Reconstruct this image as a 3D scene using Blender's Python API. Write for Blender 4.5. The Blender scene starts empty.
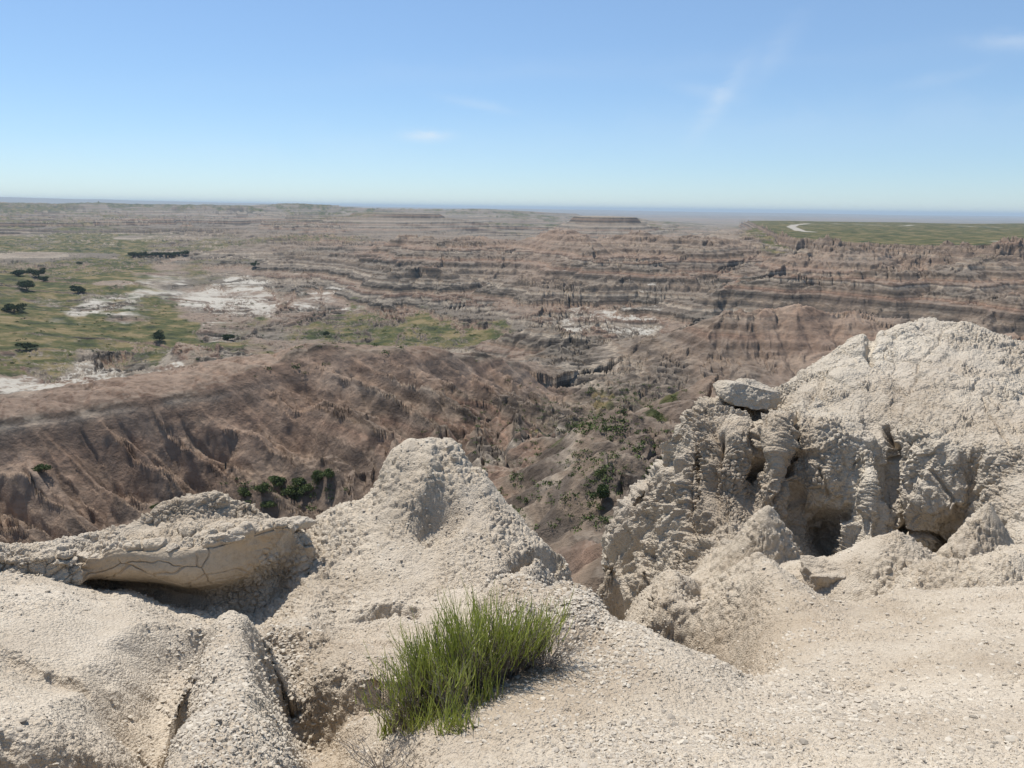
import bpy, math, time
import numpy as np
from mathutils import Matrix, Vector

T0 = time.time()
Q = 1.0                      # mesh density factor
rng = np.random.default_rng(7)
f32 = np.float32
sc = bpy.context.scene

# ------------------------------------------------------------------ camera
W, H, FPX = 1024, 768, 753.0
PITCH, ROLL = math.radians(13.16), math.radians(0.78)
fw = np.array([0, math.cos(PITCH), -math.sin(PITCH)])
r0 = np.array([1.0, 0, 0]); u0 = np.cross(r0, fw)
rt = r0 * math.cos(ROLL) + u0 * math.sin(ROLL)
up = u0 * math.cos(ROLL) - r0 * math.sin(ROLL)
cam = bpy.data.objects.new('camera', bpy.data.cameras.new('camera'))
sc.collection.objects.link(cam); sc.camera = cam
cam.data.sensor_width = 36.0; cam.data.lens = 36.0 * FPX / W
cam.data.clip_start = 0.05; cam.data.clip_end = 200000
m = Matrix.Identity(4)
for i in range(3):
    m[i][0] = rt[i]; m[i][1] = up[i]; m[i][2] = -fw[i]
cam.matrix_world = m

# ------------------------------------------------------------------ world, sun, exposure
SUN_EL, SUN_AZ = math.radians(60), math.radians(-38)   # beyond the view and to the left, high
w = bpy.data.worlds.new('World'); sc.world = w; w.use_nodes = True
wn, wl = w.node_tree.nodes, w.node_tree.links
wn.clear()
wout = wn.new('ShaderNodeOutputWorld'); bg = wn.new('ShaderNodeBackground')
sky = wn.new('ShaderNodeTexSky'); sky.sky_type = 'NISHITA'; sky.sun_disc = False
sky.sun_elevation = SUN_EL; sky.sun_rotation = SUN_AZ
sky.altitude = 800; sky.air_density = 1.0; sky.dust_density = 0.0; sky.ozone_density = 4.0
bg.inputs['Strength'].default_value = 0.098
wtc = wn.new('ShaderNodeTexCoord')
def wisp(px, py, along, width, angle, strength, scale):
    """a thin cirrus streak in the sky around one direction"""
    d = fw * FPX + rt * (px - W / 2) + up * (H / 2 - py); d /= np.linalg.norm(d)
    ax = rt * math.cos(angle) + up * math.sin(angle); ax -= d * ax.dot(d); ax /= np.linalg.norm(ax)
    ay = np.cross(d, ax)
    def dotn(v):
        n = wn.new('ShaderNodeVectorMath'); n.operation = 'DOT_PRODUCT'
        wl.new(wtc.outputs['Generated'], n.inputs[0]); n.inputs[1].default_value = v; return n.outputs['Value']
    def mth(op, a, b=None, c=None):
        n = wn.new('ShaderNodeMath'); n.operation = op
        for i, v in enumerate((a, b, c)):
            if v is None: continue
            if isinstance(v, (int, float)): n.inputs[i].default_value = v
            else: wl.new(v, n.inputs[i])
        return n.outputs[0]
    noi = wn.new('ShaderNodeTexNoise'); noi.inputs['Scale'].default_value = scale; noi.inputs['Detail'].default_value = 6
    noi.inputs['Roughness'].default_value = .62; noi.inputs['Distortion'].default_value = .6
    mp = wn.new('ShaderNodeMapping'); mp.inputs['Scale'].default_value = (1, 1, 2.6)
    wl.new(wtc.outputs['Generated'], mp.inputs['Vector']); wl.new(mp.outputs[0], noi.inputs['Vector'])
    x = mth('DIVIDE', dotn(ax), along / FPX); y = mth('DIVIDE', dotn(ay), width / FPX)
    n_off = mth('MULTIPLY', mth('SUBTRACT', noi.outputs['Fac'], .5), 2.2)
    y = mth('ADD', y, n_off)
    q = mth('ADD', mth('MULTIPLY', x, x), mth('MULTIPLY', y, y))
    g = mth('POWER', 2.718, mth('MULTIPLY', q, -1.0))
    tex = mth('MULTIPLY', noi.outputs['Fac'], 1.6)
    return mth('MULTIPLY', mth('MULTIPLY', g, tex), strength * 1.0), mth
acc = None
for a in [(427, 136, 20, 4.5, 0, .55, 26), (722, 98, 34, 8, .95, .26, 30), (705, 92, 30, 6, -.25, .14, 22), (478, 104, 30, 4, -.2, .22, 24),
          (1008, 42, 26, 6, -.05, .28, 20), (775, 55, 35, 9, .95, .10, 25), (940, 78, 30, 5, .2, .12, 25),
          (900, 125, 330, 22, .03, .10, 9), (250, 160, 380, 26, 0, .07, 8), (560, 70, 300, 10, .04, .06, 11)]:
    s, mth = wisp(*a)
    acc = s if acc is None else mth('ADD', acc, s)
mixw = wn.new('ShaderNodeMix'); mixw.data_type = 'RGBA'
tint = wn.new('ShaderNodeMix'); tint.data_type = 'RGBA'; tint.blend_type = 'MULTIPLY'; tint.inputs[0].default_value = 1
tint.inputs[7].default_value = (.93, 1.03, 1.13, 1); wl.new(sky.outputs[0], tint.inputs[6])
wl.new(mth('MINIMUM', acc, .9), mixw.inputs[0]); 
pale = wn.new('ShaderNodeMix'); pale.data_type = 'RGBA'; pale.inputs[0].default_value = .25; pale.inputs[7].default_value = (4.0, 5.8, 7.8, 1)
wl.new(tint.outputs[2], pale.inputs[6]); wl.new(pale.outputs[2], mixw.inputs[6]); mixw.inputs[7].default_value = (7.4, 8.0, 8.6, 1)
wl.new(mixw.outputs[2], bg.inputs['Color']); wl.new(bg.outputs[0], wout.inputs['Surface'])

sun = bpy.data.objects.new('sun', bpy.data.lights.new('sun', 'SUN')); sc.collection.objects.link(sun)
sun.data.energy = 5.0; sun.data.angle = math.radians(.53); sun.data.color = (1.0, .955, .89)
sd = Vector((math.sin(SUN_AZ) * math.cos(SUN_EL), math.cos(SUN_AZ) * math.cos(SUN_EL), math.sin(SUN_EL)))
sun.rotation_euler = sd.to_track_quat('Z', 'Y').to_euler(); sun.location = (0, 0, 50)
vs = sc.view_settings
vs.view_transform = 'Standard'; vs.look = 'None'; vs.exposure = 0.18; vs.gamma = 1.0; vs.use_curve_mapping = False
sc.cycles.max_bounces = 6; sc.cycles.diffuse_bounces = 4; sc.cycles.volume_bounces = 0
sc.cycles.use_denoising = True

# ------------------------------------------------------------------ helpers: projection
def ray(px, py):
    px = np.asarray(px, float); py = np.asarray(py, float)
    return fw * FPX + rt * (px - W / 2)[..., None] + up * (H / 2 - py)[..., None]
def at(px, py, r):
    d = ray(px, py); hl = np.hypot(d[..., 0], d[..., 1])
    return d * (np.asarray(r, float) / hl)[..., None]
def proj(P):
    z = P @ fw
    return W / 2 + FPX * (P @ rt) / z, H / 2 - FPX * (P @ up) / z
def sstep(a, b, x):
    t = np.clip((x - a) / (b - a), 0, 1); return t * t * (3 - 2 * t)

# ------------------------------------------------------------------ helpers: noise
def _h(ix, iy, iz, seed):
    h = (ix.astype(np.int64) * 374761393 + iy.astype(np.int64) * 668265263 + iz.astype(np.int64) * 2147483647 + seed * 974634777).astype(np.uint32)
    h = (h ^ (h >> np.uint32(13))) * np.uint32(1274126177)
    h = (h ^ (h >> np.uint32(15))) * np.uint32(2246822519)
    return h ^ (h >> np.uint32(16))
def u01(h): return (h >> np.uint32(8)).astype(f32) * f32(1 / 16777216)
def vnoise(x, y, z, seed=0):
    """smooth value noise in -1..1"""
    x0 = np.floor(x); y0 = np.floor(y); z0 = np.floor(z)
    fx, fy, fz = [(a - b).astype(f32) for a, b in ((x, x0), (y, y0), (z, z0))]
    fx = fx * fx * fx * (fx * (fx * 6 - 15) + 10); fy = fy * fy * fy * (fy * (fy * 6 - 15) + 10); fz = fz * fz * fz * (fz * (fz * 6 - 15) + 10)
    ix, iy, iz = x0.astype(np.int64), y0.astype(np.int64), z0.astype(np.int64)
    r = 0
    for a in (0, 1):
        wx = fx if a else 1 - fx
        for b in (0, 1):
            wy = fy if b else 1 - fy
            for c in (0, 1):
                wz = fz if c else 1 - fz
                r = r + wx * wy * wz * u01(_h(ix + a, iy + b, iz + c, seed))
    return r * 2 - 1
def vnoise2(x, y, seed=0):
    x0 = np.floor(x); y0 = np.floor(y)
    fx = (x - x0).astype(f32); fy = (y - y0).astype(f32)
    fx = fx * fx * fx * (fx * (fx * 6 - 15) + 10); fy = fy * fy * fy * (fy * (fy * 6 - 15) + 10)
    ix, iy = x0.astype(np.int64), y0.astype(np.int64); iz = np.zeros_like(ix)
    r = 0
    for a in (0, 1):
        wx = fx if a else 1 - fx
        for b in (0, 1):
            wy = fy if b else 1 - fy
            r = r + wx * wy * u01(_h(ix + a, iy + b, iz, seed))
    return r * 2 - 1
def fbm2(x, y, octv=4, seed=0, g=.5):
    r = 0; a = 1; s = 0
    for o in range(octv):
        c, sn = math.cos(o * 1.3), math.sin(o * 1.3)
        r = r + a * vnoise2((x * c - y * sn) * 2 ** o + 17.3 * o, (x * sn + y * c) * 2 ** o, seed + o); s += a; a *= g
    return r / s
def fbm3(P, s, octv=4, seed=0, g=.5, st=(1, 1, 1)):
    r = 0; a = 1; t = 0
    for o in range(octv):
        k = 2 ** o / s
        r = r + a * vnoise(P[:, 0] * k * st[0] + 3.1 * o, P[:, 1] * k * st[1] + 5.7 * o, P[:, 2] * k * st[2], seed + o); t += a; a *= g
    return r / t
def worley(P, s, seed=0, st=(1, 1, 1)):
    """F1, F2 and a random value of the nearest cell"""
    X = [P[:, i] / s * st[i] for i in range(3)]
    I = [np.floor(a) for a in X]; F = [(a - b).astype(f32) for a, b in zip(X, I)]
    I = [a.astype(np.int64) for a in I]
    n = len(P); f1 = np.full(n, 9, f32); f2 = np.full(n, 9, f32); idv = np.zeros(n, f32)
    for a in (-1, 0, 1):
        for b in (-1, 0, 1):
            for c in (-1, 0, 1):
                h = _h(I[0] + a, I[1] + b, I[2] + c, seed)
                ox = (h & np.uint32(1023)).astype(f32) / 1023; oy = ((h >> np.uint32(10)) & np.uint32(1023)).astype(f32) / 1023; oz = ((h >> np.uint32(20)) & np.uint32(1023)).astype(f32) / 1023
                d = (F[0] - a - ox) ** 2 + (F[1] - b - oy) ** 2 + (F[2] - c - oz) ** 2
                m1 = d < f1
                f2 = np.where(m1, f1, np.minimum(f2, d)); idv = np.where(m1, ox, idv); f1 = np.where(m1, d, f1)
    return np.sqrt(f1), np.sqrt(f2), idv
def gully(x, y, gx, gy, lams, amps, seed=0, branch=1.0):
    """branching gullies that run down the slope (gx, gy); V-shaped floors, rounded ribs"""
    Hh = np.zeros(x.shape, f32); Gx = gx.astype(f32).copy(); Gy = gy.astype(f32).copy(); low = np.zeros(x.shape, f32)
    for o, (lam, amp) in enumerate(zip(lams, amps)):
        n = np.sqrt(Gx * Gx + Gy * Gy) + 1e-4
        dx, dy = Gy / n, -Gx / n
        X, Y = x / lam, y / lam
        ix, iy = np.floor(X), np.floor(Y); fx, fy = (X - ix).astype(f32), (Y - iy).astype(f32)
        ix = ix.astype(np.int64); iy = iy.astype(np.int64); iz = np.zeros_like(ix)
        C = 0; S = 0; Wt = 0
        for a in (-1, 0, 1, 2):
            for b in (-1, 0, 1, 2):
                h = _h(ix + a, iy + b, iz, seed + 31 * o)
                px = fx - a + ((h & np.uint32(0xffff)).astype(f32) / 65535 - .5) * .6
                py = fy - b + ((h >> np.uint32(16)).astype(f32) / 65535 - .5) * .6
                wgt = np.exp(-2.2 * (px * px + py * py)); ph = (px * dx + py * dy) * f32(2 * math.pi)
                C = C + wgt * np.cos(ph); S = S + wgt * np.sin(ph); Wt = Wt + wgt
        C = C / Wt; S = S / Wt
        k = np.sqrt(np.maximum((1 + C) / 2, 1e-3))
        amp = np.asarray(amp, f32)
        Hh += amp * (2 * k - 1.2)
        der = -(S * .5 / k) * 2 * math.pi / lam * amp * branch
        Gx += der * dx; Gy += der * dy
        if o < 3: low += (1 - k) / 3
    return Hh, low

# ------------------------------------------------------------------ helpers: meshes, materials, tags
def tag(o, label=None, cat=None, group=None, kind=None):
    if label: o['label'] = label
    if cat: o['category'] = cat
    if group: o['group'] = group
    if kind: o['kind'] = kind
    return o
def mesh_np(name, V, F, mat, parent=None, smooth=True, attrs=None):
    V = np.ascontiguousarray(V, f32); F = np.ascontiguousarray(F, np.int32); k = F.shape[1]
    me = bpy.data.meshes.new(name); me.vertices.add(len(V)); me.vertices.foreach_set('co', V.ravel())
    me.loops.add(F.size); me.loops.foreach_set('vertex_index', F.ravel())
    me.polygons.add(len(F)); me.polygons.foreach_set('loop_start', np.arange(0, F.size, k, dtype=np.int32))
    me.polygons.foreach_set('loop_total', np.full(len(F), k, np.int32))
    me.polygons.foreach_set('use_smooth', np.full(len(F), smooth))
    for an, av in (attrs or {}).items():
        a = me.attributes.new(an, 'FLOAT_COLOR', 'POINT'); a.data.foreach_set('color', np.ascontiguousarray(av, f32).ravel())
    me.update(calc_edges=True); me.validate()
    me.materials.append(mat)
    o = bpy.data.objects.new(name, me); sc.collection.objects.link(o)
    if parent: o.parent = parent
    return o
def grid_faces(nr, nc, wrap=False):
    i = np.arange(nr * nc).reshape(nr, nc)
    return np.stack([i[:-1, :-1], i[:-1, 1:], i[1:, 1:], i[1:, :-1]], -1).reshape(-1, 4)
def grid_normals(G):
    du = np.gradient(G, axis=1); dv = np.gradient(G, axis=0)
    n = np.cross(du, dv); n /= np.linalg.norm(n, axis=-1, keepdims=True) + 1e-9
    return n
def empty(name, loc):
    o = bpy.data.objects.new(name, None); o.location = loc; sc.collection.objects.link(o); o.empty_display_size = .1; return o
def newmat(name):
    mt = bpy.data.materials.new(name); mt.use_nodes = True
    nt = mt.node_tree; b = nt.nodes['Principled BSDF']; b.inputs['Roughness'].default_value = .95; b.inputs['Specular IOR Level'].default_value = .12
    return mt, nt, b
def N(nt, t, **kw):
    n = nt.nodes.new(t)
    for k, v in kw.items():
        if k.startswith('i_'): n.inputs[k[2:].replace('_', ' ')].default_value = v
        else: setattr(n, k, v)
    return n
def ramp(nt, stops, fac, interp='LINEAR'):
    r = nt.nodes.new('ShaderNodeValToRGB'); r.color_ramp.interpolation = interp
    e = r.color_ramp.elements
    while len(e) < len(stops): e.new(.5)
    for q, (p, c) in zip(e, stops): q.position = p; q.color = tuple(c) + (1,)
    nt.links.new(fac, r.inputs['Fac']); return r.outputs['Color']
def mix(nt, fac, a, b, mode='MIX'):
    n = nt.nodes.new('ShaderNodeMix'); n.data_type = 'RGBA'; n.blend_type = mode
    for k, v in ((0, fac), (6, a), (7, b)):
        if isinstance(v, (int, float)): n.inputs[k].default_value = v
        elif isinstance(v, tuple): n.inputs[k].default_value = v + (1,) if len(v) == 3 else v
        else: nt.links.new(v, n.inputs[k])
    return n.outputs[2]
def math_(nt, op, a, b=0.0, c=None):
    n = nt.nodes.new('ShaderNodeMath'); n.operation = op
    for i, v in enumerate((a, b, c)):
        if v is None: continue
        if isinstance(v, (int, float)): n.inputs[i].default_value = v
        else: nt.links.new(v, n.inputs[i])
    return n.outputs[0]

# near clay: pale tan, mottled, with a cracked crumbly bump
def clay_mat(name, col_a, col_b, col_c, scale=1.0, bump=.5, smooth=False):
    mt, nt, b = newmat(name); L = nt.links
    geo = N(nt, 'ShaderNodeNewGeometry')
    n1 = N(nt, 'ShaderNodeTexNoise', i_Scale=1.1 / scale, i_Detail=5.0, i_Roughness=.6); L.new(geo.outputs['Position'], n1.inputs['Vector'])
    n2 = N(nt, 'ShaderNodeTexNoise', i_Scale=28 / scale, i_Detail=5.0, i_Roughness=.7); L.new(geo.outputs['Position'], n2.inputs['Vector'])
    v1 = N(nt, 'ShaderNodeTexVoronoi', i_Scale=62 / scale); L.new(geo.outputs['Position'], v1.inputs['Vector'])
    v2 = N(nt, 'ShaderNodeTexVoronoi', i_Scale=150 / scale); L.new(geo.outputs['Position'], v2.inputs['Vector'])
    n0 = N(nt, 'ShaderNodeTexNoise', i_Scale=.33 / scale, i_Detail=7.0, i_Roughness=.65, i_Distortion=.5); L.new(geo.outputs['Position'], n0.inputs['Vector'])
    c = ramp(nt, [(.32, col_b), (.52, col_a), (.72, col_c)], n1.outputs['Fac'])
    c = mix(nt, .75, c, ramp(nt, [(.33, (.78, .72, .65)), (.47, (.98, .97, .95)), (.6, (1.04, 1.04, 1.04))], n0.outputs['Fac']), 'MULTIPLY')
    c2 = ramp(nt, [(.25, (.72, .70, .67)), (.5, (1, 1, 1)), (.8, (1.08, 1.08, 1.08))], n2.outputs['Fac'])
    c = mix(nt, .8, c, c2, 'MULTIPLY')
    c3 = ramp(nt, [(0, (.84, .82, .8)), (.6, (1, 1, 1)), (1, (1.08, 1.07, 1.05))], v1.outputs['Color'])
    c = mix(nt, .6 if not smooth else .2, c, c3, 'MULTIPLY')
    L.new(c, b.inputs['Base Color'])
    hsum = math_(nt, 'ADD', math_(nt, 'MULTIPLY', v1.outputs['Distance'], -.9), math_(nt, 'ADD', math_(nt, 'MULTIPLY', v2.outputs['Distance'], -.4), math_(nt, 'MULTIPLY', n2.outputs['Fac'], 1.1)))
    bp = N(nt, 'ShaderNodeBump', i_Strength=bump, i_Distance=.012 * scale); L.new(hsum, bp.inputs['Height']); L.new(bp.outputs[0], b.inputs['Normal'])
    return mt
M_clay = clay_mat('pale_clay', (.505, .435, .345), (.42, .352, .272), (.57, .50, .405), 1.0, .95)
M_out = clay_mat('outcrop_clay', (.49, .43, .35), (.40, .34, .27), (.56, .50, .41), 2.4, .9)
M_ledge = clay_mat('ledge_stone', (.46, .375, .275), (.40, .32, .235), (.52, .44, .34), 1.4, .35, True)

# ------------------------------------------------------------------ smooth interpolation of surveyed heights
def rbf_fit(Pq, z, c):
    n = len(Pq); d = np.sqrt(((Pq[:, None] - Pq[None]) ** 2).sum(-1) + c * c)
    A = np.zeros((n + 3, n + 3)); A[:n, :n] = -d; A[:n, n:] = np.c_[np.ones(n), Pq]; A[n:, :n] = A[:n, n:].T
    A[:n, :n] -= np.eye(n) * 1e-3
    s = np.linalg.solve(A, np.r_[z, 0, 0, 0])
    def f(X, Y):
        out = np.empty(X.shape); xr, yr, orv = X.ravel(), Y.ravel(), out.ravel()
        for i in range(0, xr.size, 20000):
            a, b = xr[i:i + 20000], yr[i:i + 20000]
            dd = np.sqrt((a[:, None] - Pq[None, :, 0]) ** 2 + (b[:, None] - Pq[None, :, 1]) ** 2 + c * c)
            orv[i:i + 20000] = -dd @ s[:n] + s[n] + a * s[n + 1] + b * s[n + 2]
        return orv.reshape(X.shape)
    return f
def warp(x, y, l0):
    r = np.hypot(x, y); L = np.log(np.maximum(r, .3)) - l0
    return L * x / np.maximum(r, 1e-6), L * y / np.maximum(r, 1e-6)
def sample(GX, GY, Z, X, Y):
    """bicubic-ish lookup on a regular grid"""
    u = (X - GX[0]) / (GX[1] - GX[0]); v = (Y - GY[0]) / (GY[1] - GY[0])
    u = np.clip(u, 1, len(GX) - 3.001); v = np.clip(v, 1, len(GY) - 3.001)
    iu = np.floor(u).astype(int); iv = np.floor(v).astype(int); fu = u - iu; fv = v - iv
    def wts(t): return [(-t ** 3 + 2 * t * t - t) / 2, (3 * t ** 3 - 5 * t * t + 2) / 2, (-3 * t ** 3 + 4 * t * t + t) / 2, (t ** 3 - t * t) / 2]
    wu, wv = wts(fu), wts(fv); r = 0
    for a in range(4):
        for b in range(4): r = r + wv[a] * wu[b] * Z[iv + a - 1, iu + b - 1]
    return r

# ================================================================== VALLEY (one sheet out to the horizon)
# surveyed points per viewing column: (y, r, rough, green, white, red); a hidden point is ('z', height, r, ...)
FC = {
 0: [('z', -21, 18, 1, 0, 0, .3), ('z', -52, 60, 1, 0, 0, .4), ('z', -74, 120, 1, 0, 0, .6), (540, 175, 1, 0, 0, .55), (480, 196, 1, 0, 0, .8), (425, 213, .1, 0, 0, .5), (402, 300, .4, 0, 0, .7),
     (388, 400, .1, 0, 1.5, .1), (365, 470, .15, .7, .1, 0), (340, 560, .12, 1, 0, 0), (310, 700, .3, .7, .1, 0), (285, 880, .3, .9, 0, 0), (262, 1200, .6, .5, .1, 0),
     (240, 1850, .4, .7, 0, 0), (228, 2600, .9, .1, .1, .2), (218, 3600, 1, 0, 0, .2), (210, 5200, .4, .5, 0, 0), ('z', -75, 9000, .3, .2, 0, 0), ('z', -80, 20000, .2, .2, 0, 0), ('z', -80, 60000, 0, .2, 0, 0)],
 100: [(545, 172, 1, 0, 0, .55), (462, 198, 1, 0, 0, .9), (406, 216, .1, 0, 0, .5), (394, 300, .4, 0, 0, .7), (381, 420, .15, 0, 1.5, .1), (362, 500, .6, .1, .2, 0), (340, 580, .15, 1, .1, 0),
     (312, 720, .3, .3, .8, 0), (290, 860, .3, .8, .1, 0), (265, 1150, .3, .8, 0, 0), (240, 1800, .5, .7, 0, 0), (228, 2700, 1, .1, .1, .2), (218, 3800, 1, 0, 0, .2), (209, 5400, .4, .7, 0, 0), ('z', -75, 9000, .3, .2, 0, 0)],
 200: [(525, 178, 1, 0, 0, .5), (450, 201, 1, 0, 0, .8), (389, 223, .1, 0, 0, .5), (373, 320, .5, 0, 0, .6), (362, 440, .8, 0, .1, 0), (345, 560, .25, .9, .1, 0), (325, 660, .5, .1, .4, 0),
     (296, 850, .2, 0, 1, 0), (275, 1030, .5, .5, .1, 0), (250, 1450, .9, .2, 0, .1), (232, 2300, 1, .1, 0, .2), (220, 3800, 1, 0, 0, .2), (210, 5600, .4, .6, 0, 0), ('z', -75, 9000, .3, .2, 0, 0)],
 300: [('z', -26, 20, 1, 0, 0, .3), ('z', -55, 80, 1, 0, 0, .4), (500, 170, .9, .2, 0, .4), (430, 208, 1, 0, 0, .7), (352, 248, .2, 0, 0, .6), ('z', -92, 400, .6, 0, .2, 0), (333, 600, .25, .7, .4, 0), (315, 700, .8, 0, .1, 0),
     (290, 850, .5, 0, .5, 0), (265, 1050, 1, 0, 0, .1), (245, 1350, 1, .1, 0, .2), (230, 2100, 1, 0, 0, .2), (218, 3900, 1, 0, 0, .2), (209, 5800, .4, .4, 0, 0), ('z', -75, 9000, .3, .2, 0, 0), ('z', -90, 20000, .2, .2, 0, 0), ('z', -90, 60000, 0, .2, 0, 0)],
 400: [(440, 185, .9, 0, 0, .5), (392, 218, .9, 0, 0, .5), (351, 255, .3, 0, 0, .6), ('z', -92, 400, .7, 0, .1, 0), (333, 590, .2, .9, .5, 0), (316, 690, .8, 0, .1, 0), (290, 800, 1, 0, 0, .05),
     (260, 940, 1, 0, 0, .15), (240, 1080, .7, 0, 0, .6), ('z', -70, 1400, .8, .2, 0, .2), (226, 2600, .6, .2, 0, .1), (215, 5500, .5, .2, 0, 0), ('z', -90, 9000, .3, .2, 0, 0)],
 480: [('z', -20, 18, 1, 0, 0, .3), ('z', -42, 70, 1, 0, 0, .3), (440, 175, .8, .1, 0, .2), (398, 235, .9, 0, 0, .2), (358, 290, .5, 0, 0, .4), ('z', -90, 420, .7, 0, .1, 0), (338, 560, .2, .8, .5, 0), (312, 680, .9, 0, .1, 0), (280, 800, 1, 0, 0, .05),
     (255, 930, 1, 0, 0, .3), (238, 1080, .7, 0, 0, .8), ('z', -75, 1500, .7, .2, 0, .2), (226, 2900, .6, .3, 0, .1), (216, 5500, .5, .1, 0, 0), ('z', -90, 9000, .3, .2, 0, 0)],
 560: [('z', -22, 30, 1, 0, 0, .3), (560, 58, .7, 0, 0, .3), (505, 92, .8, .1, 0, .3), (452, 150, .6, .15, 0, .3), (420, 215, .5, .5, .1, .1), (392, 300, .8, .1, .2, .1), (368, 360, .8, 0, .1, .1), (348, 460, 1, 0, .1, 0),
     (326, 600, .4, .1, .7, 0), (300, 700, 1, 0, 0, .1), (265, 850, 1, 0, 0, .4), (236, 1050, .7, 0, 0, .8), ('z', -72, 1500, .7, .3, 0, .1), (225, 3000, .5, .3, 0, 0), ('z', -92, 6500, .3, .2, 0, 0), ('z', -90, 20000, .2, .2, 0, 0), ('z', -90, 60000, 0, .2, 0, 0)],
 640: [(560, 50, .7, 0, 0, .3), (500, 88, .8, .2, 0, .3), (442, 145, .5, 0, 0, .5), (424, 180, .4, .1, 0, .4), (396, 275, .5, .5, .3, .1), (374, 330, .8, 0, .2, .1), (352, 390, .8, 0, 0, .2), ('z', -90, 490, .8, 0, 0, 0),
     (328, 600, .5, 0, .8, 0), (300, 720, 1, 0, 0, .2), (262, 860, 1, 0, 0, .5), (235, 1020, .8, 0, 0, .6), ('z', -68, 1500, .6, .3, 0, .1), (224, 3200, .5, .3, 0, 0), ('z', -92, 6500, .3, .2, 0, 0)],
 720: [('z', -18, 18, 1, 0, 0, .3), ('z', -30, 60, .8, 0, 0, .4), (480, 105, .4, .3, 0, .6), (402, 160, .35, 0, 0, .8), ('z', -66, 230, .8, 0, 0, .3), (386, 300, .8, 0, .1, .1), (350, 375, .8, 0, 0, .4), (325, 415, .4, 0, 0, .7), ('z', -90, 520, .8, 0, 0, 0),
     (310, 620, .9, 0, .1, 0), (282, 760, 1, 0, 0, .3), (256, 880, 1, 0, 0, .5), (243, 1150, .9, .1, 0, .3), (233, 1500, .8, .1, 0, .2), ('z', -60, 2300, .6, .2, 0, 0), ('z', -92, 6500, .3, .2, 0, 0)],
 800: [('z', -66, 230, .8, 0, 0, .3), (392, 330, .6, 0, 0, .5), (350, 385, .45, 0, 0, 1), (321, 425, .3, 0, 0, 1), ('z', -88, 530, .8, 0, 0, .2), (300, 640, 1, 0, 0, .1), (272, 780, 1, 0, 0, .6), (254, 900, 1, 0, 0, .4),
     (243, 960, 1, .1, 0, .2), (237, 1020, .3, 1, 0, 0), (231, 1350, .05, 1, 0, 0), (222, 2400, .03, 1, 0, 0), ('z', -70, 3500, .5, .3, 0, 0), ('z', -92, 6500, .3, .2, 0, 0), ('z', -90, 20000, .2, .2, 0, 0), ('z', -90, 60000, 0, .2, 0, 0)],
 900: [('z', -66, 230, .8, 0, 0, .3), (355, 400, .7, 0, 0, .4), (330, 480, .7, 0, 0, .2), ('z', -88, 560, .8, 0, 0, 0), (306, 640, 1, 0, 0, .1), (290, 700, 1, 0, 0, .4), (271, 800, 1, 0, 0, .6), (255, 890, 1, 0, 0, .3),
     (250, 925, .6, .8, 0, 0), (238, 1060, .1, 1, 0, 0), (230, 1600, .03, 1, 0, 0), (221, 2700, .03, 1, 0, 0), ('z', -70, 3700, .5, .3, 0, 0), ('z', -92, 6500, .3, .2, 0, 0)],
 1024: [('z', -18, 18, 1, 0, 0, .3), ('z', -36, 60, .8, 0, 0, .4), ('z', -66, 230, .8, 0, 0, .3), (372, 360, .6, 0, 0, .8), (338, 430, .4, 0, 0, 1), ('z', -86, 530, .8, 0, 0, 0), (316, 600, 1, 0, 0, .1), (292, 690, 1, 0, 0, .4), (267, 810, 1, 0, 0, .5),
     (251, 915, .8, .4, 0, .1), (239, 1060, .1, 1, 0, 0), (230, 1600, .03, 1, 0, 0), (221, 2800, .03, 1, 0, 0), ('z', -70, 3800, .5, .3, 0, 0), ('z', -92, 6500, .3, .2, 0, 0), ('z', -90, 20000, .2, .2, 0, 0), ('z', -90, 60000, 0, .2, 0, 0)],
}
FC[-200] = [(p if p[0] == 'z' else (p[0] - 2, *p[1:])) for p in FC[0]]
FC[1230] = [(p if p[0] == 'z' else (p[0] + 3, *p[1:])) for p in FC[1024]]
P3, AT = [], []
for px, lst in FC.items():
    for p in lst:
        if p[0] == 'z':
            q = at(px, 384, p[2]); q[2] = p[1]; P3.append(q); AT.append(p[3:])
        else:
            P3.append(at(px, p[0], p[1])); AT.append(p[2:])
for px, py, r in ((50, 415, 214), (150, 397, 219), (250, 370, 236), (330, 346, 252), (370, 350, 254), (440, 353, 270), (520, 366, 310)):
    P3.append(at(px, py, r)); AT.append((.3, 0, 0, .7))
for px, py, r, a in ((760, 323, 420, (.35, 0, 0, .9)), (850, 332, 432, (.35, 0, 0, .9)), (960, 340, 430, (.4, 0, 0, .9)), (760, 352, 380, (.5, 0, 0, .8)), (980, 240, 1080, (.1, 1, 0, 0)), (850, 238, 1060, (.1, 1, 0, 0)), (950, 250, 930, (.8, .5, 0, .1)), (850, 250, 910, (.9, .2, 0, .2)),
                    (50, 345, 545, (.12, 1, 0, 0)), (140, 350, 540, (.2, .9, .2, 0)), (180, 335, 610, (.15, 1, .1, 0)), (250, 345, 560, (.4, .5, .4, 0)), (50, 384, 410, (.1, 0, 1.5, .1)), (120, 382, 420, (.2, 0, 1.2, .1)), (60, 300, 800, (.2, .9, .2, 0)), (100, 306, 760, (.2, .3, .9, 0)),
                    (260, 294, 850, (.2, 0, .75, 0)), (320, 296, 830, (.4, 0, .6, 0)), (150, 290, 860, (.2, .3, .7, 0)), (60, 372, 450, (.2, .6, .5, 0)), (430, 340, 560, (.2, .8, .6, 0)), (360, 335, 590, (.2, .8, .3, 0))):
    P3.append(at(px, py, r)); AT.append(a)
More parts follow.
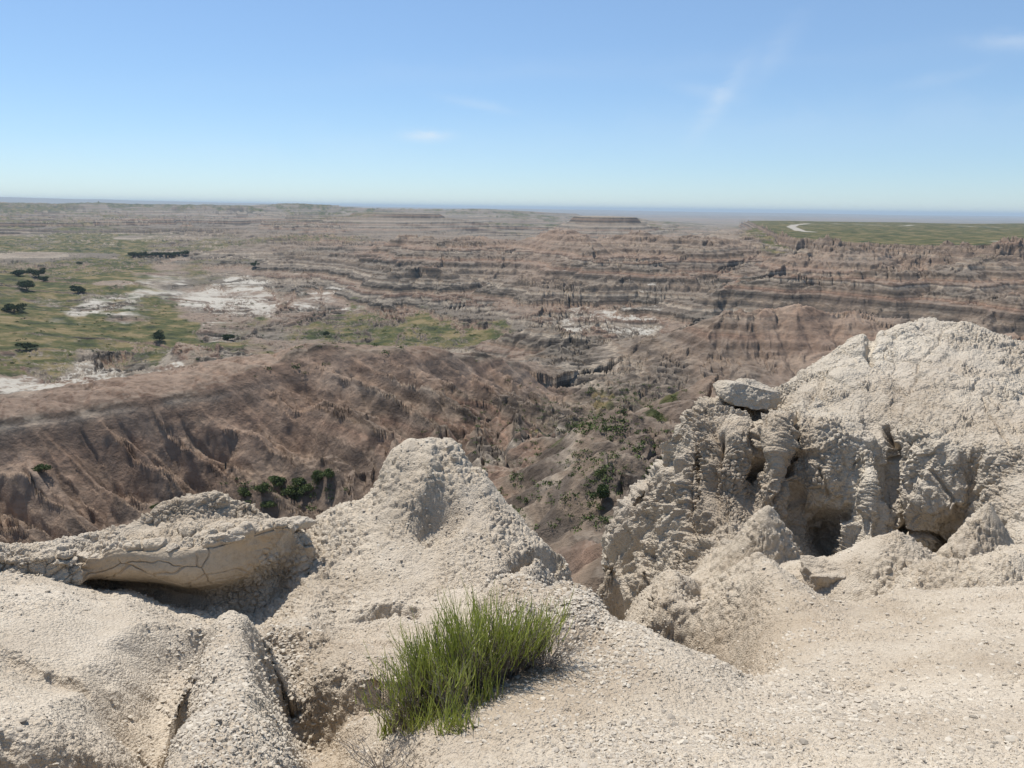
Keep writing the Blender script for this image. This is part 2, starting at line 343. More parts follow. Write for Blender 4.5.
for a in (-65, -100, 180, 100, 65):
    for r, z in ((18, -14), (60, -40), (200, -80), (600, -95), (2000, -90), (10000, -90), (60000, -90)):
        P3.append(np.array([r * math.sin(math.radians(a)), r * math.cos(math.radians(a)), z])); AT.append((.6, .3, .1, .3))
P3 = np.array(P3); AT = np.array(AT)
L0F = math.log(8)
qx, qy = warp(P3[:, 0], P3[:, 1], L0F); PQ = np.c_[qx, qy]
base_f = rbf_fit(PQ, P3[:, 2], .055)
GS = .035
GXf = np.arange(-9.2, 9.2, GS); GYf = np.arange(-9.2, 9.2, GS)
mg = np.meshgrid(GXf, GYf); Zc = base_f(*mg)
def attr_grid():
    X, Y = mg[0].ravel(), mg[1].ravel(); out = np.zeros((X.size, 4))
    for i in range(0, X.size, 20000):
        d2 = (X[i:i + 20000, None] - PQ[None, :, 0]) ** 2 + (Y[i:i + 20000, None] - PQ[None, :, 1]) ** 2
        wt = 1 / (d2 + .006) ** 2.2; out[i:i + 20000] = wt @ AT / wt.sum(1)[:, None]
    return out.reshape(mg[0].shape + (4,))
AG = attr_grid()
print('far base', time.time() - T0)
def mesa(x, y, px, r, hw, hd, top, skirt, seed):
    c = at(px, 300, r)
    dx, dy = x - c[0], y - c[1]
    u = c[:2] / r
    a = (dx * u[1] - dy * u[0]) / hw; b = (dx * u[0] + dy * u[1]) / hd
    d = np.sqrt(a * a + b * b) + .24 * fbm2(x / hw * 1.2, y / hw * 1.2, 4, seed)
    return d
def far_base(x, y):
    X, Y = warp(x, y, L0F)
    z = sample(GXf, GYf, Zc, X, Y)
    return z
MESAS = [(400, 2450, 155, 240, -20, 34, 1), (350, 3000, 200, 200, -38, 25, 2), (250, 2300, 70, 60, -62, 25, 12), (190, 3100, 110, 90, -58, 25, 13), (300, 3500, 160, 120, -52, 25, 14), (90, 2900, 90, 80, -60, 25, 15), (530, 5200, 340, 330, -31, 45, 3), (600, 2050, 92, 150, -19, 44, 4), (18, 2500, 42, 70, -52, 30, 5), (140, 1900, 26, 60, -72, 22, 6),
         (42, 1300, 40, 60, -74, 24, 7), (115, 900, 14, 22, -82, 12, 8), (440, 3800, 260, 500, -44, 35, 9), (95, 1320, 28, 40, -84, 12, 10), (648, 352 * 0 + 3400, 100, 300, -60, 20, 11)]
def build_far():
    dense = np.linspace(-37.5, 37.5, int(1350 * Q)); side = np.r_[np.arange(-62, -37.5, .35), dense, np.arange(37.85, 62, .35)]
    az = np.radians(side)
    seg = [(16, 60, .012), (60, 130, .005), (130, 260, .0026), (260, 480, .0032), (480, 1150, .0026), (1150, 3000, .0045), (3000, 7000, .008), (7000, 60000, .04)]
    rr = [16.0]
    for a, b, d in seg:
        n = max(2, int(math.log(b / a) / d * Q)); rr += list(a * (b / a) ** (np.arange(1, n + 1) / n))
    rr = np.array(rr)
    R, A = np.meshgrid(rr, az, indexing='ij'); nr, nc = R.shape
    print('far grid', nr, nc)
    x = (R * np.sin(A)).ravel(); y = (R * np.cos(A)).ravel(); r = R.ravel()
    # attributes with a little domain warp so the borders wander
    X, Y = warp(x, y, L0F)
    k = .17
    wx = fbm2(X * 5, Y * 5, 5, 51) * k; wy = fbm2(X * 5 + 9, Y * 5, 5, 61) * k
    att = [sample(GXf, GYf, AG[..., i], X + wx, Y + wy) for i in range(4)]
    rough, green, white, red = [np.clip(a, 0, 1.5) for a in att]; rough = np.clip(rough, 0, 1); green = np.clip(green, 0, 1); red = np.clip(red, 0, 1)
    z = far_base(x, y)
    rough = np.where((r < 520) & (r > 40), np.clip(rough * 1.25 + .22, 0, 1), rough)
    # tableland at right: level grass top, scalloped edge, steep bluffs
    eq = np.array([at(*p) for p in ((756, 225, 1900), (766, 229, 1400), (780, 235, 1120), (805, 240, 980), (850, 243, 930), (900, 246, 900), (960, 247, 890), (1024, 244, 920), (1250, 248, 920))])
    ea = np.arctan2(eq[:, 0], eq[:, 1]); er = np.hypot(eq[:, 0], eq[:, 1]); azr = np.arctan2(x, y)
    redge = np.interp(azr, np.r_[ea[0] - .03, ea], np.r_[4000, er]) + 50 * sstep(.42, .36, azr) * fbm2(azr * 60, azr * 0, 3, 504) + 34 * fbm2(x / 60, y / 90, 3, 501) + 22 * np.abs(fbm2(x / 30, y / 60, 2, 502)); zedge = np.interp(azr, ea, eq[:, 2])
    dd_ = redge - r; on = (azr > ea[0] - .02) & (r < 3600)
    ztop = zedge + (-29 - zedge) * np.clip((r - redge) / 1500, 0, 1) + .8 * fbm2(x / 120, y / 120, 3, 503)
    inside = on & (dd_ <= 0); fo = sstep(2600, 3300, r)
    z = np.where(inside, ztop * (1 - fo) + z * fo, z)
    wb = sstep(24, 150, dd_); red = np.where((dd_ > 0) & (dd_ < 90) & on, .55, red); zb = ztop - 21 * sstep(-8, 62, dd_) ** 1.1 - .10 * np.maximum(dd_, 0)
    blf = np.where(on & (dd_ > -12) & (dd_ < 130), sstep(-12, 6, dd_) * (1 - wb), 0.0); bl = on & (dd_ > 0) & (dd_ < 160); z = np.where(bl, zb * (1 - wb) + z * wb, z)
    rough = np.where(inside, .04, np.where(bl, np.maximum(rough, 1 - wb), rough)); green = np.where(inside & (r < 3000), np.maximum(green, 1), np.where(bl, green * wb + .25 * (dd_ < 8), green))
    # the red ridge: a sharp crest with its steep side towards the camera
    cq = np.array([at(*p)[:2] for p in ((-200, 428, 213), (0, 425, 213), (50, 415, 214), (100, 406, 216), (150, 397, 219), (200, 389, 223), (250, 370, 236), (300, 352, 248), (330, 347, 252), (400, 351, 256), (440, 353, 270), (480, 358, 290), (520, 366, 310))])
    dm = np.full(x.shape, 1e9); side = np.zeros(x.shape); along = np.zeros(x.shape); acc_l = 0.0; jx = x + 3 * fbm2(x / 22, y / 22, 3, 301); jy = y + 3 * fbm2(x / 22, y / 22, 3, 302)
    for a_, b_ in zip(cq[:-1], cq[1:]):
        ab = b_ - a_; tt = np.clip(((jx - a_[0]) * ab[0] + (jy - a_[1]) * ab[1]) / (ab @ ab), 0, 1)
        ex, ey = jx - a_[0] - ab[0] * tt, jy - a_[1] - ab[1] * tt; dd = np.hypot(ex, ey); mm = dd < dm
        dm = np.where(mm, dd, dm); side = np.where(mm, np.sign(ab[0] * ey - ab[1] * ex), side); along = np.where(mm, acc_l + np.hypot(*ab) * tt, along); acc_l += np.hypot(*ab)
    front = (side < 0) & (dm < 200); sh = np.where(front, dm, 0)
    z = z - 3.1 * sstep(0, 9, sh) * (1 - .8 * sstep(14, 40, sh))
    for spc, ampl, sd0, shear in ((13.5, 5.4, 321, .75), (5.6, 1.5, 331, .6)):
        ph = (np.arctan2(x, y) * 225 - shear * np.minimum(sh, 60) + spc * .42 * fbm2(x / (spc * 1.6), y / (spc * 3.0), 3, sd0)) / spc
        fr_ = ph - np.floor(ph); hgt_ = (u01(_h(np.floor(ph).astype(np.int64), np.zeros(len(ph), np.int64), np.zeros(len(ph), np.int64), sd0)) * .8 + .5)
        # asymmetric V: long left flank, short steep right flank
        v = np.where(fr_ < .6, 1 - (fr_ / .6), (fr_ - .6) / .4)
        z = z - np.where(front, ampl * hgt_ * (1 - v) ** .8 * sstep(0, 18, sh) * sstep(110, 70, sh), 0)
    red = np.clip(red + np.where(front, .5 * sstep(1, 6, sh) * (1 - sstep(18, 34, sh)), 0) - .45 * np.exp(-(dm / 2.2) ** 2), 0, 1)
    wash = fbm2(x / 150, y / 110, 4, 601); cut = np.exp(-(wash / .035) ** 2) * sstep(.5, .25, rough) * sstep(330, 420, r) * sstep(2400, 1500, r) * (np.degrees(np.arctan2(x, y)) < 5)
    z = z - 2.6 * cut; rough = np.maximum(rough, .35 * cut); green = green * (1 - .5 * cut)
    far_m = sstep(1900, 2500, r) * sstep(7000, 5200, r) * sstep(14, 8, np.degrees(np.arctan2(x, y)))
    z = z + far_m * 52 * (.42 - 1.6 * np.abs(fbm2(x / 620 + 3, y / 420, 4, 311)))
    # broad lumps in the badlands
    lump = fbm2(x / 130, y / 130, 3, 5); lumpn = fbm2(x / 38, y / 38, 3, 15)
    nearf = sstep(330, 520, r)
    lumpb = .5 - 1.7 * np.abs(fbm2(x / 330 + 5, y / 240, 3, 25))
    z = z + rough * ((5 * lump + 8 * lumpb - 2.5) * nearf * sstep(9000, 3000, r) + (.8 + .4 * nearf) * lumpn * sstep(60, 200, r))
    wq_x = x + 16 * fbm2(x / 70, y / 70, 3, 801); wq_y = y + 16 * fbm2(x / 70, y / 70, 3, 802)
    for hh_, ww_, pts in ((19, 75, [(830, 258, 870), (800, 280, 770), (750, 300, 690)]), (16, 60, [(885, 262, 840), (880, 290, 740), (850, 306, 665)]), (17, 75, [(705, 250, 960), (695, 272, 810), (645, 290, 740)]),
                          (13, 70, [(560, 245, 1010), (590, 265, 880), (600, 290, 760)]), (12, 70, [(430, 245, 1050), (445, 268, 900), (420, 292, 790)]), (17, 65, [(1000, 262, 850), (965, 288, 740), (930, 306, 665)]),
                          (9, 34, [(870, 330, 440), (800, 321, 425), (745, 326, 410), (690, 342, 400)]), (11, 48, [(640, 322, 630), (700, 312, 640), (780, 312, 640), (860, 316, 630), (1000, 322, 600)]), (8, 40, [(500, 352, 470), (560, 350, 450), (640, 352, 430)]),
                          (10, 60, [(330, 262, 1050), (380, 285, 850), (400, 300, 760)]), (7, 20, [(720, 402, 160), (660, 425, 150), (610, 455, 130)]), (3.5, 11, [(520, 438, 165), (560, 452, 145), (600, 462, 128)]), (3.2, 9, [(560, 482, 112), (600, 500, 98), (625, 520, 84)]), (4.5, 16, [(470, 405, 220), (530, 412, 205), (560, 432, 180)]), (2.6, 8, [(640, 470, 115), (610, 492, 100), (590, 512, 88)]), (4.5, 15, [(590, 375, 290), (640, 385, 270), (690, 392, 240)]), (9, 45, [(520, 300, 720), (560, 308, 690), (620, 306, 700)])):
        pq = np.array([at(*p)[:2] for p in pts]); dn = np.full(x.shape, 1e9)
        kq = 1.0 if hh_ > 7 else .3
        jx_ = x + (wq_x - x) * kq; jy_ = y + (wq_y - y) * kq
        for a_, b_ in zip(pq[:-1], pq[1:]):
            ab = b_ - a_; tt = np.clip(((jx_ - a_[0]) * ab[0] + (jy_ - a_[1]) * ab[1]) / (ab @ ab), 0, 1)
            dn = np.minimum(dn, np.hypot(jx_ - a_[0] - ab[0] * tt, jy_ - a_[1] - ab[1] * tt))
        ins = np.clip(1 - np.sqrt(dn * dn + 9) / ww_, 0, 1); z = z + hh_ * ins ** 1.15; rough = np.where(ins > 0, np.maximum(rough, .8 * sstep(0, .2, ins)), rough)
    def slope_of(z_):
        Zt = z_.reshape(nr, nc); a1 = np.gradient(Zt, axis=0) / np.gradient(R, axis=0); a2 = np.gradient(Zt, axis=1) / (np.gradient(A, axis=1) * R)
        return (a1 * np.sin(A) + a2 * np.cos(A)).ravel(), (a1 * np.cos(A) - a2 * np.sin(A)).ravel()
    gx, gy = slope_of(z); farf = nearf * sstep(9000, 5000, r)
    g1, low1 = gully(x, y, gx, gy, [150, 66, 30], [6.5 * rough * farf, 4.6 * rough * farf, 2.4 * rough * farf], 211, .5)
    z = z + g1
    zs = z.copy(); gx, gy = slope_of(zs); slq = np.hypot(gx, gy)
    t = (z + 1.2 * fbm2(x / 200, y / 200, 3, 91)) / 5.6; fr = t - np.floor(t)
    hard = .7 + .3 * np.sin(np.floor(t) * 2.4)
    z = z + ((np.floor(t) + sstep(.42, .85, fr)) - t) * 5.6 * .92 * hard * rough * sstep(300, 600, r) * (.35 + .65 * sstep(.75, .3, slq))
    t2 = (z + 6 * fbm2(x / 500, y / 400, 3, 95)) / 17; f2_ = t2 - np.floor(t2)
    z = z + ((np.floor(t2) + sstep(.5, .8, f2_)) - t2) * 17 * .9 * np.maximum(rough, .5) * sstep(1700, 2300, r) * sstep(9000, 6000, r) * (np.degrees(np.arctan2(x, y)) < 12)
    face = sstep(.3, .5, fr) * sstep(1.0, .85, fr); face = 1 - (1 - face) * sstep(300, 600, r)
    for (px, mr, hw, hd, top, skirt, seed) in MESAS:
        d = mesa(x, y, px, mr, hw, hd, top, skirt, seed)
        t = sstep(2.3, .75, d) * .72 + .28 * sstep(1.02, .8, d)
        z = np.where(t > 0, z + np.maximum(top - z, 0) * t, z)
        rough = np.where(d < 2.0, np.maximum(rough, .75 * sstep(2, 1.2, d)) * np.where(d < .9, .25, 1), rough)
        green = green * sstep(.9, 2.0, d)
    # far table land and hills on the horizon at left
    azd = np.degrees(np.arctan2(x, y))
    tl = sstep(4350, 4600, r + 500 * fbm2(x / 900, y / 900, 4, 71)) * sstep(9500, 7500, r) * sstep(4, -4, azd + 2 * fbm2(x / 2500, y / 2500, 2, 3))
    z = z + tl * 24
    hh = sstep(17000, 24000, r) * sstep(36000, 27000, r)
    z = z + hh * (90 * sstep(-6, -26, azd) * (1 + .5 * fbm2(x / 4200, y / 9000, 3, 8)) + 45 * sstep(22, -12, azd) + 30 + 34 * fbm2(x / 3000, y / 9000, 4, 18))
    z = z + sstep(7000, 12000, r) * 14 * fbm2(x / 1500, y / 1500, 4, 77)
    Z0 = np.where((nearf > 0) & (r < 5000) & (rough > .5), zs, z).reshape(nr, nc)
    # slope in world space by central differences on the polar grid
    dzr = np.gradient(Z0, axis=0) / np.gradient(R, axis=0); dza = np.gradient(Z0, axis=1) / (np.gradient(A, axis=1) * R)
    gx = (dzr * np.sin(A) + dza * np.cos(A)).ravel(); gy = (dzr * np.cos(A) - dza * np.sin(A)).ravel()
    ridge = sstep(330, 250, r) * sstep(120, 165, r) * sstep(8, -2, np.degrees(np.arctan2(x, y)))
    gx = gx - .22 * ridge; gy = gy + .12 * ridge
    lams = [150, 66, 30, 14, 6.5, 3.1, 1.5, .75]
    cell = np.maximum(r * 0.0011, r * .0028 * 0.6)
    fade = [sstep(1.6, 4.0, lam / cell) for lam in lams]
    sl0 = np.hypot(gx, gy); st_ = .25 + .75 * sstep(1.0, .4, sl0)
    ff = .35 + .65 * face
    nf = 1 - nearf
    am = [0 * r, 0 * r, 3.2 * rough * .3 * nf + 1.4 * nearf * rough * ff + 3.4 * blf, 2.3 * (rough * .95 + .02) * ff + .5 * ridge * rough, .9 * (rough * .95 + .03) * ff * st_, (.45 - .2 * nf) * (rough * .9 + .08) * st_, (.24 - .1 * nf) * (rough * .9 + .12) * st_, .09 * (rough + .2) * st_]
    am = [a * fd for a, fd in zip(am, fade)]
    g, low = gully(x, y, gx, gy, lams, am, 11, .38)
    z = z + g
    print('gullies', time.time() - T0)
    # strata: harder beds stand out as small steps
    for stp, amt in ((3.6, .3),):
        t = (z + 1.2 * fbm2(x / 160, y / 160, 3, 91)) / stp
        fr = t - np.floor(t); zz = (np.floor(t) + sstep(.25, .8, fr)) * stp
        kk = amt * rough * sstep(150, 350, r) * sstep(stp * .5, stp * 1.3, stp * 2.2 - cell * .8)
        z = z + (zz - t * stp) * kk
    z = z + (.35 * fbm2(x / 4, y / 4, 3, 33) * sstep(1400, 500, r) + .9 * rough * np.clip(fbm2(x / 7, y / 7, 4, 36, .6) - .1, 0, 1) * sstep(450, 300, r) + .5 * (1 - rough) * fbm2(x / 25, y / 25, 3, 35) * sstep(3500, 1500, r))
    z = z + (.16 * vnoise2(x / 1.1, y / 1.1, 37) + .10 * vnoise2(x / .5, y / .5, 38)) * sstep(380, 220, r) * (.4 + .6 * rough)
    Z = z.reshape(nr, nc)
    dzr = np.gradient(Z, axis=0) / np.gradient(R, axis=0); dza = np.gradient(Z, axis=1) / (np.gradient(A, axis=1) * R)
    sl = np.hypot(dzr, dza).ravel()
    # where grass and pale silt lie: gentle ground only
    n1 = fbm2(x / 60, y / 60, 5, 101, .6); n2 = fbm2(x / 22, y / 22, 4, 111, .6)
    plateau = ((azd > 8) & (r > 850) & (r < 3800)).astype(float)
    green = np.maximum(green, .50 * sstep(1200, 1500, r) * sstep(6500, 5000, r) * np.maximum(sstep(0, -8, azd), sstep(2300, 2900, r) * sstep(16, 12, azd)) * (.5 + 1.2 * fbm2(x / 500, y / 500, 3, 701)))
    gm = np.maximum(tl * sstep(-.1, .2, n1), sstep(.30, .55, green + .38 * n1 + .12 * n2) * sstep(.55, .22, sl - plateau * .12))
    wm = sstep(.58, .74, white * .95 + .85 * fbm2(x / 70 + 7, y / 38, 5, 121, .6) + .12 * n2) * sstep(.4, .12, sl)
    wm = np.maximum(wm, .8 * sstep(.48, .62, white * .5 + .25 * low * 2 + .35 * n1) * sstep(.3, .1, sl) * sstep(3500, 400, r))
    # small green hollows in the side valley
    for px, py, rr_, s in ((605, 390, 285, 5.5), (624, 396, 275, 6), (600, 405, 262, 5), (583, 420, 225, 5), (540, 432, 200, 3.5), (668, 440, 150, 3), (655, 450, 135, 2.5), (680, 430, 165, 3), (560, 458, 140, 1.8), (598, 524, 85, 1.1), (575, 440, 180, 3), (520, 425, 215, 3)):
        c = at(px, py, rr_)
        gm = np.maximum(gm, np.exp(-((x - c[0]) ** 2 + (y - c[1]) ** 2) / (4 * s * s)) * sstep(.4, .65, np.exp(-((x - c[0]) ** 2 + ((y - c[1]) * .6) ** 2) / s ** 2) + .25 * n2 + .75 * fbm2(x / 3, y / 3, 3, 141)))
    # white track on the plateau and the pale wash lines
    def track(pts, wd, m_):
        q = np.array([at(a, b, c)[:2] for a, b, c in pts]); d = np.full(x.shape, 1e9)
        t = np.linspace(0, 1, 12)
        for a, b in zip(q[:-1], q[1:]):
            ab = b - a; tt = np.clip(((x - a[0]) * ab[0] + (y - a[1]) * ab[1]) / (ab @ ab), 0, 1)
            d = np.minimum(d, np.hypot(x - a[0] - ab[0] * tt, y - a[1] - ab[1] * tt))
        return np.maximum(m_, sstep(wd * 1.3, wd * .8, d))
    tr = np.zeros(x.shape)
    tr = track([(812, 232, 1350), (800, 231, 1420), (791, 227.5, 1700), (795, 225, 1950), (808, 223.5, 2150)], 9, tr)
    tr = track([(835, 223.5, 2250), (860, 224.5, 2150), (900, 224.5, 2100), (915, 223.8, 2250)], 8, tr)
    tr = track([(955, 223.6, 2250), (985, 224.5, 2150), (1000, 225, 2100)], 7, tr)
    tr = track([(990, 241.5, 1040), (1010, 242.5, 1010), (1030, 243, 1000)], 3.5, tr)
    wm = np.maximum(wm * (1 - tr), tr * .7); gm = gm * (1 - tr)
    V = np.c_[x, y, z]
    attrs = {'mask': np.c_[gm, wm, np.clip(red * sstep(3200, 1200, r) + .22 * fbm2(x / 90, y / 90, 4, 131), 0, 1), rough]}
    return V, nr, nc, attrs, (rr, az, Z)
Vf, nrf, ncf, af, FARG = build_far()
print('far built', time.time() - T0)

mt, nt, b = newmat('badland_ground'); L = nt.links
geo = N(nt, 'ShaderNodeNewGeometry'); att = N(nt, 'ShaderNodeAttribute', attribute_name='mask'); sep = N(nt, 'ShaderNodeSeparateColor'); L.new(att.outputs['Color'], sep.inputs[0])
sx = N(nt, 'ShaderNodeSeparateXYZ'); L.new(geo.outputs['Position'], sx.inputs[0])
nA = N(nt, 'ShaderNodeTexNoise', i_Scale=.012, i_Detail=6.0, i_Roughness=.6); L.new(geo.outputs['Position'], nA.inputs['Vector'])
nB = N(nt, 'ShaderNodeTexNoise', i_Scale=.35, i_Detail=7.0, i_Roughness=.68); L.new(geo.outputs['Position'], nB.inputs['Vector'])
nC = N(nt, 'ShaderNodeTexNoise', i_Scale=.055, i_Detail=6.0, i_Roughness=.6); L.new(geo.outputs['Position'], nC.inputs['Vector'])
zz = math_(nt, 'ADD', sx.outputs['Z'], math_(nt, 'MULTIPLY', nA.outputs['Fac'], 4))
fr = math_(nt, 'FRACT', math_(nt, 'DIVIDE', zz, 34.0))
GREY, TAN, PINK, CREAM, DARK = (.104, .087, .071), (.190, .147, .108), (.195, .126, .090), (.33, .28, .22), (.046, .039, .032)
strata = ramp(nt, [(0, GREY), (.06, TAN), (.12, GREY), (.17, DARK), (.22, GREY), (.30, PINK), (.36, TAN), (.40, DARK), (.46, GREY), (.50, CREAM), (.53, GREY), (.60, PINK), (.66, TAN), (.72, DARK), (.80, GREY), (.86, CREAM), (.89, TAN), (.95, GREY)], fr)
fr2 = math_(nt, 'FRACT', math_(nt, 'DIVIDE', zz, 5.3))
st2 = ramp(nt, [(0, (.72, .72, .72)), (.12, (1.3, 1.27, 1.23)), (.24, (.85, .84, .83)), (.5, (1.05, 1.05, 1.05)), (.62, (.62, .62, .62)), (.8, (1.15, 1.13, 1.1)), (1, (.72, .72, .72))], fr2)
c = mix(nt, .85, strata, st2, 'MULTIPLY')
fr3 = math_(nt, 'FRACT', math_(nt, 'DIVIDE', zz, 1.9))
c = mix(nt, .6, c, ramp(nt, [(0, (.7, .7, .7)), (.3, (1.2, 1.19, 1.17)), (.5, (.8, .8, .8)), (.75, (1.15, 1.14, 1.12)), (1, (.7, .7, .7))], fr3), 'MULTIPLY')
redc = ramp(nt, [(.25, (.145, .092, .064)), (.5, (.245, .169, .120)), (.75, (.36, .275, .205))], nC.outputs['Fac'])
c = mix(nt, math_(nt, 'MULTIPLY', sep.outputs['Blue'], .85), c, redc)
# gentle faces carry pale wash, steep ones darker: shading contrast painted in by slope
nz = N(nt, 'ShaderNodeSeparateXYZ'); L.new(geo.outputs['Normal'], nz.inputs[0])
flat = N(nt, 'ShaderNodeMapRange', i_From_Min=.86, i_From_Max=.985); L.new(nz.outputs['Z'], flat.inputs['Value'])
c = mix(nt, math_(nt, 'MULTIPLY', flat.outputs[0], .42), c, mix(nt, sep.outputs['Blue'], (.27, .23, .18), (.27, .195, .145)))
c = mix(nt, .75, c, ramp(nt, [(.3, (.55, .55, .55)), (.5, (1, 1, 1)), (.7, (1.35, 1.33, 1.3))], nB.outputs['Fac']), 'MULTIPLY')
c = mix(nt, sep.outputs['Green'], c, mix(nt, nB.outputs['Fac'], (.36, .33, .275), (.48, .44, .375)))
gcol = ramp(nt, [(.36, (.030, .036, .014)), (.45, (.062, .068, .023)), (.53, (.105, .092, .036)), (.62, (.195, .15, .075))], nC.outputs['Fac'])
gcol = mix(nt, .55, gcol, ramp(nt, [(.3, (.6, .62, .6)), (.6, (1.1, 1.1, 1.1))], nB.outputs['Fac']), 'MULTIPLY')
c = mix(nt, math_(nt, 'MULTIPLY', att.outputs['Fac'], 0.0), c, c)
gr_ = sep.outputs['Red']
c = mix(nt, gr_, c, gcol)
L.new(c, b.inputs['Base Color'])
bp = N(nt, 'ShaderNodeBump', i_Strength=1.0, i_Distance=1.2); L.new(nB.outputs['Fac'], bp.inputs['Height']); L.new(bp.outputs[0], b.inputs['Normal'])
M_far = mt
far = mesh_np('valley_terrain', Vf, grid_faces(nrf, ncf)[:, ::-1], M_far, attrs=af)
tag(far, kind='structure')
def far_z(x, y):
    rr, az, Z = FARG
    r = math.hypot(x, y); a = math.atan2(x, y)
    i = np.clip(np.searchsorted(rr, r), 1, len(rr) - 1); j = np.clip(np.searchsorted(az, a), 1, len(az) - 1)
    t = (r - rr[i - 1]) / (rr[i] - rr[i - 1]); s = (a - az[j - 1]) / (az[j] - az[j - 1])
    return float((Z[i - 1, j - 1] * (1 - s) + Z[i - 1, j] * s) * (1 - t) + (Z[i, j - 1] * (1 - s) + Z[i, j] * s) * t)

# ================================================================== NEAR GROUND
NP = [  # px, py, r
 # bottom row and the gravel slope at right
 (400, 768, 2.45), (500, 768, 2.25), (600, 768, 2.2), (800, 768, 2.3), (1024, 768, 2.5), (1150, 768, 2.6),
 (430, 728, 2.7), (500, 700, 2.85), (600, 700, 2.85), (700, 700, 3.0), (800, 700, 3.15), (920, 720, 2.9), (1024, 700, 3.4), (1150, 700, 3.6),
 (520, 668, 3.3), (570, 650, 3.5), (600, 640, 3.7), (640, 628, 4.0), (600, 603, 4.45), (565, 585, 4.8), (530, 578, 5.0), (500, 577, 5.2), (540, 600, 4.6), (510, 600, 4.8),
 (680, 648, 3.85), (720, 660, 3.8), (760, 685, 3.55), (800, 680, 3.6),
 # hollow and saddle at right
 (790, 630, 5.3), (850, 650, 4.7), (850, 620, 5.6), (850, 690, 3.8), (920, 660, 4.4), (920, 625, 5.5), (1024, 650, 4.6), (1024, 620, 5.4), (980, 655, 4.35), (930, 668, 4.15), (1150, 640, 5),
 (770, 600, 6.2), (762, 562, 7.1), (800, 588, 6.8), (900, 592, 6.9), (960, 590, 6.9), (1024, 588, 6.9), (1150, 592, 7), (730, 590, 6.9), (690, 600, 7.6), (683, 578, 8.2), (650, 600, 8.6),
 # dome in the middle
 (430, 440, 8.0), (410, 441, 8.0), (397, 445, 8.0), (387, 455, 8.0), (448, 442, 7.98), (462, 450, 7.93), (478, 468, 7.85), (415, 455, 7.75), (445, 458, 7.7), (480, 470, 7.75), (475, 495, 7.25), (510, 525, 6.95), (378, 478, 7.9), (345, 503, 8.0), (318, 520, 8.2), (495, 487, 7.75), (520, 515, 7.4), (548, 545, 7.1), (572, 570, 6.9), (430, 470, 7.4), (400, 520, 7.0), (350, 545, 7.0),
 (455, 520, 6.85), (430, 500, 7.1), (500, 545, 6.6), (520, 565, 6.4), (430, 560, 6.4), (370, 590, 6.1), (420, 596, 5.9), (480, 585, 5.9), (330, 575, 6.6), (505, 566, 6.3),
 # hollow behind the bush and the lumps left of it
 (400, 630, 5.2), (470, 620, 5.0), (360, 625, 5.5), (335, 640, 5.3), (310, 600, 6.0), (335, 612, 5.9), (312, 628, 4.9), (320, 642, 4.55), (352, 648, 4.5), (385, 652, 4.5), (440, 670, 3.8), (306, 712, 3.95), (335, 722, 3.85), (365, 715, 3.8), (395, 700, 3.9), (370, 745, 2.95), (330, 760, 2.75), (305, 750, 3.05),
 (285, 625, 5.3),
 # finger ridge
 (228, 618, 4.55), (205, 640, 4.35), (255, 632, 4.35), (230, 660, 3.75), (225, 700, 3.1), (215, 735, 2.65), (210, 768, 2.35), (255, 665, 3.85), (270, 700, 3.3), (285, 740, 2.8), (290, 768, 2.55), 
 # left slope, two low banks
 (0, 590, 5.7), (60, 592, 5.7), (130, 603, 5.55), (190, 625, 5.35), (100, 630, 5.0), (0, 640, 4.7), (50, 680, 4.1), (120, 670, 4.3), (170, 672, 4.1), (150, 700, 3.9), (160, 740, 3.2), (-100, 600, 5.8), (-100, 700, 4),
 (0, 650, 4.5), (80, 690, 3.75), (120, 705, 3.55), (60, 720, 3.3), (100, 722, 3.35), (130, 728, 3.2), (0, 700, 3.6), (0, 735, 3.1), (40, 748, 3.05), (90, 750, 2.95), (140, 735, 2.95), (0, 768, 2.8), (80, 768, 2.65), (130, 768, 2.6), (-100, 768, 2.9),
 # under the ledge
 (0, 578, 6.3), (60, 585, 6.3), (100, 598, 6.3), (150, 606, 6.3), (200, 620, 6.2), (240, 630, 6.1), (270, 628, 6.1), (220, 600, 7.0), (130, 592, 7.0), (60, 580, 7.1), (0, 572, 7.1), (-100, 575, 6.8), (280, 580, 7.2),
 (690, 690, 5.3), (730, 700, 4.9), (665, 680, 5.6), (635, 670, 6.2), (705, 602, 7.2), (735, 612, 6.6), (765, 648, 5.3),
]
NZ = [  # az deg, r, z : hidden ground
 (-60, 6, -3), (-60, 2, -1.8), (60, 2, -1.9), (60, 6, -3.2), (-100, 3, -1.7), (100, 3, -1.7), (180, 3, -1.5), (180, 12, -1.0), (-120, 12, -2), (120, 12, -2), (-60, 14, -9), (60, 14, -7), (0, 1.0, -1.62), (180, .7, -1.6), (90, 1, -1.6), (-90, 1, -1.62),
 (0, .4, -1.6), (-40, 40, -36), (-20, 40, -36), (0, 40, -34), (20, 40, -33), (40, 40, -30), (60, 40, -30), (-60, 40, -34), (-38, 9, -5.2), (-30, 9, -5.4), (-22, 9.4, -5.6), (-15, 9.6, -5.4), (-30, 12, -9), (-20, 12, -9), (-12, 12, -8.5),
 (-5, 10, -5.2), (-6, 12.5, -8.8), (1, 9, -5.5), (3, 12, -8.8), (6, 7.5, -5.2), (5, 6.2, -4.3), (8, 6.0, -4.6), (10, 5.0, -3.9), (12, 5.0, -3.9), (10, 9, -6.8), (10, 14, -10), (16, 10, -7), (20, 9.5, -6.2), (26, 9.6, -6), (32, 9.6, -5.9), (40, 10, -5.8),
 (14, 14, -9.5), (20, 14, -7.5), (26, 14, -7), (34, 14, -7), (20, 22, -15), (30, 22, -15), (40, 22, -15), (-4, 20, -18), (-20, 20, -18), (-35, 20, -18), (3, 20, -17), (10, 22, -19)]
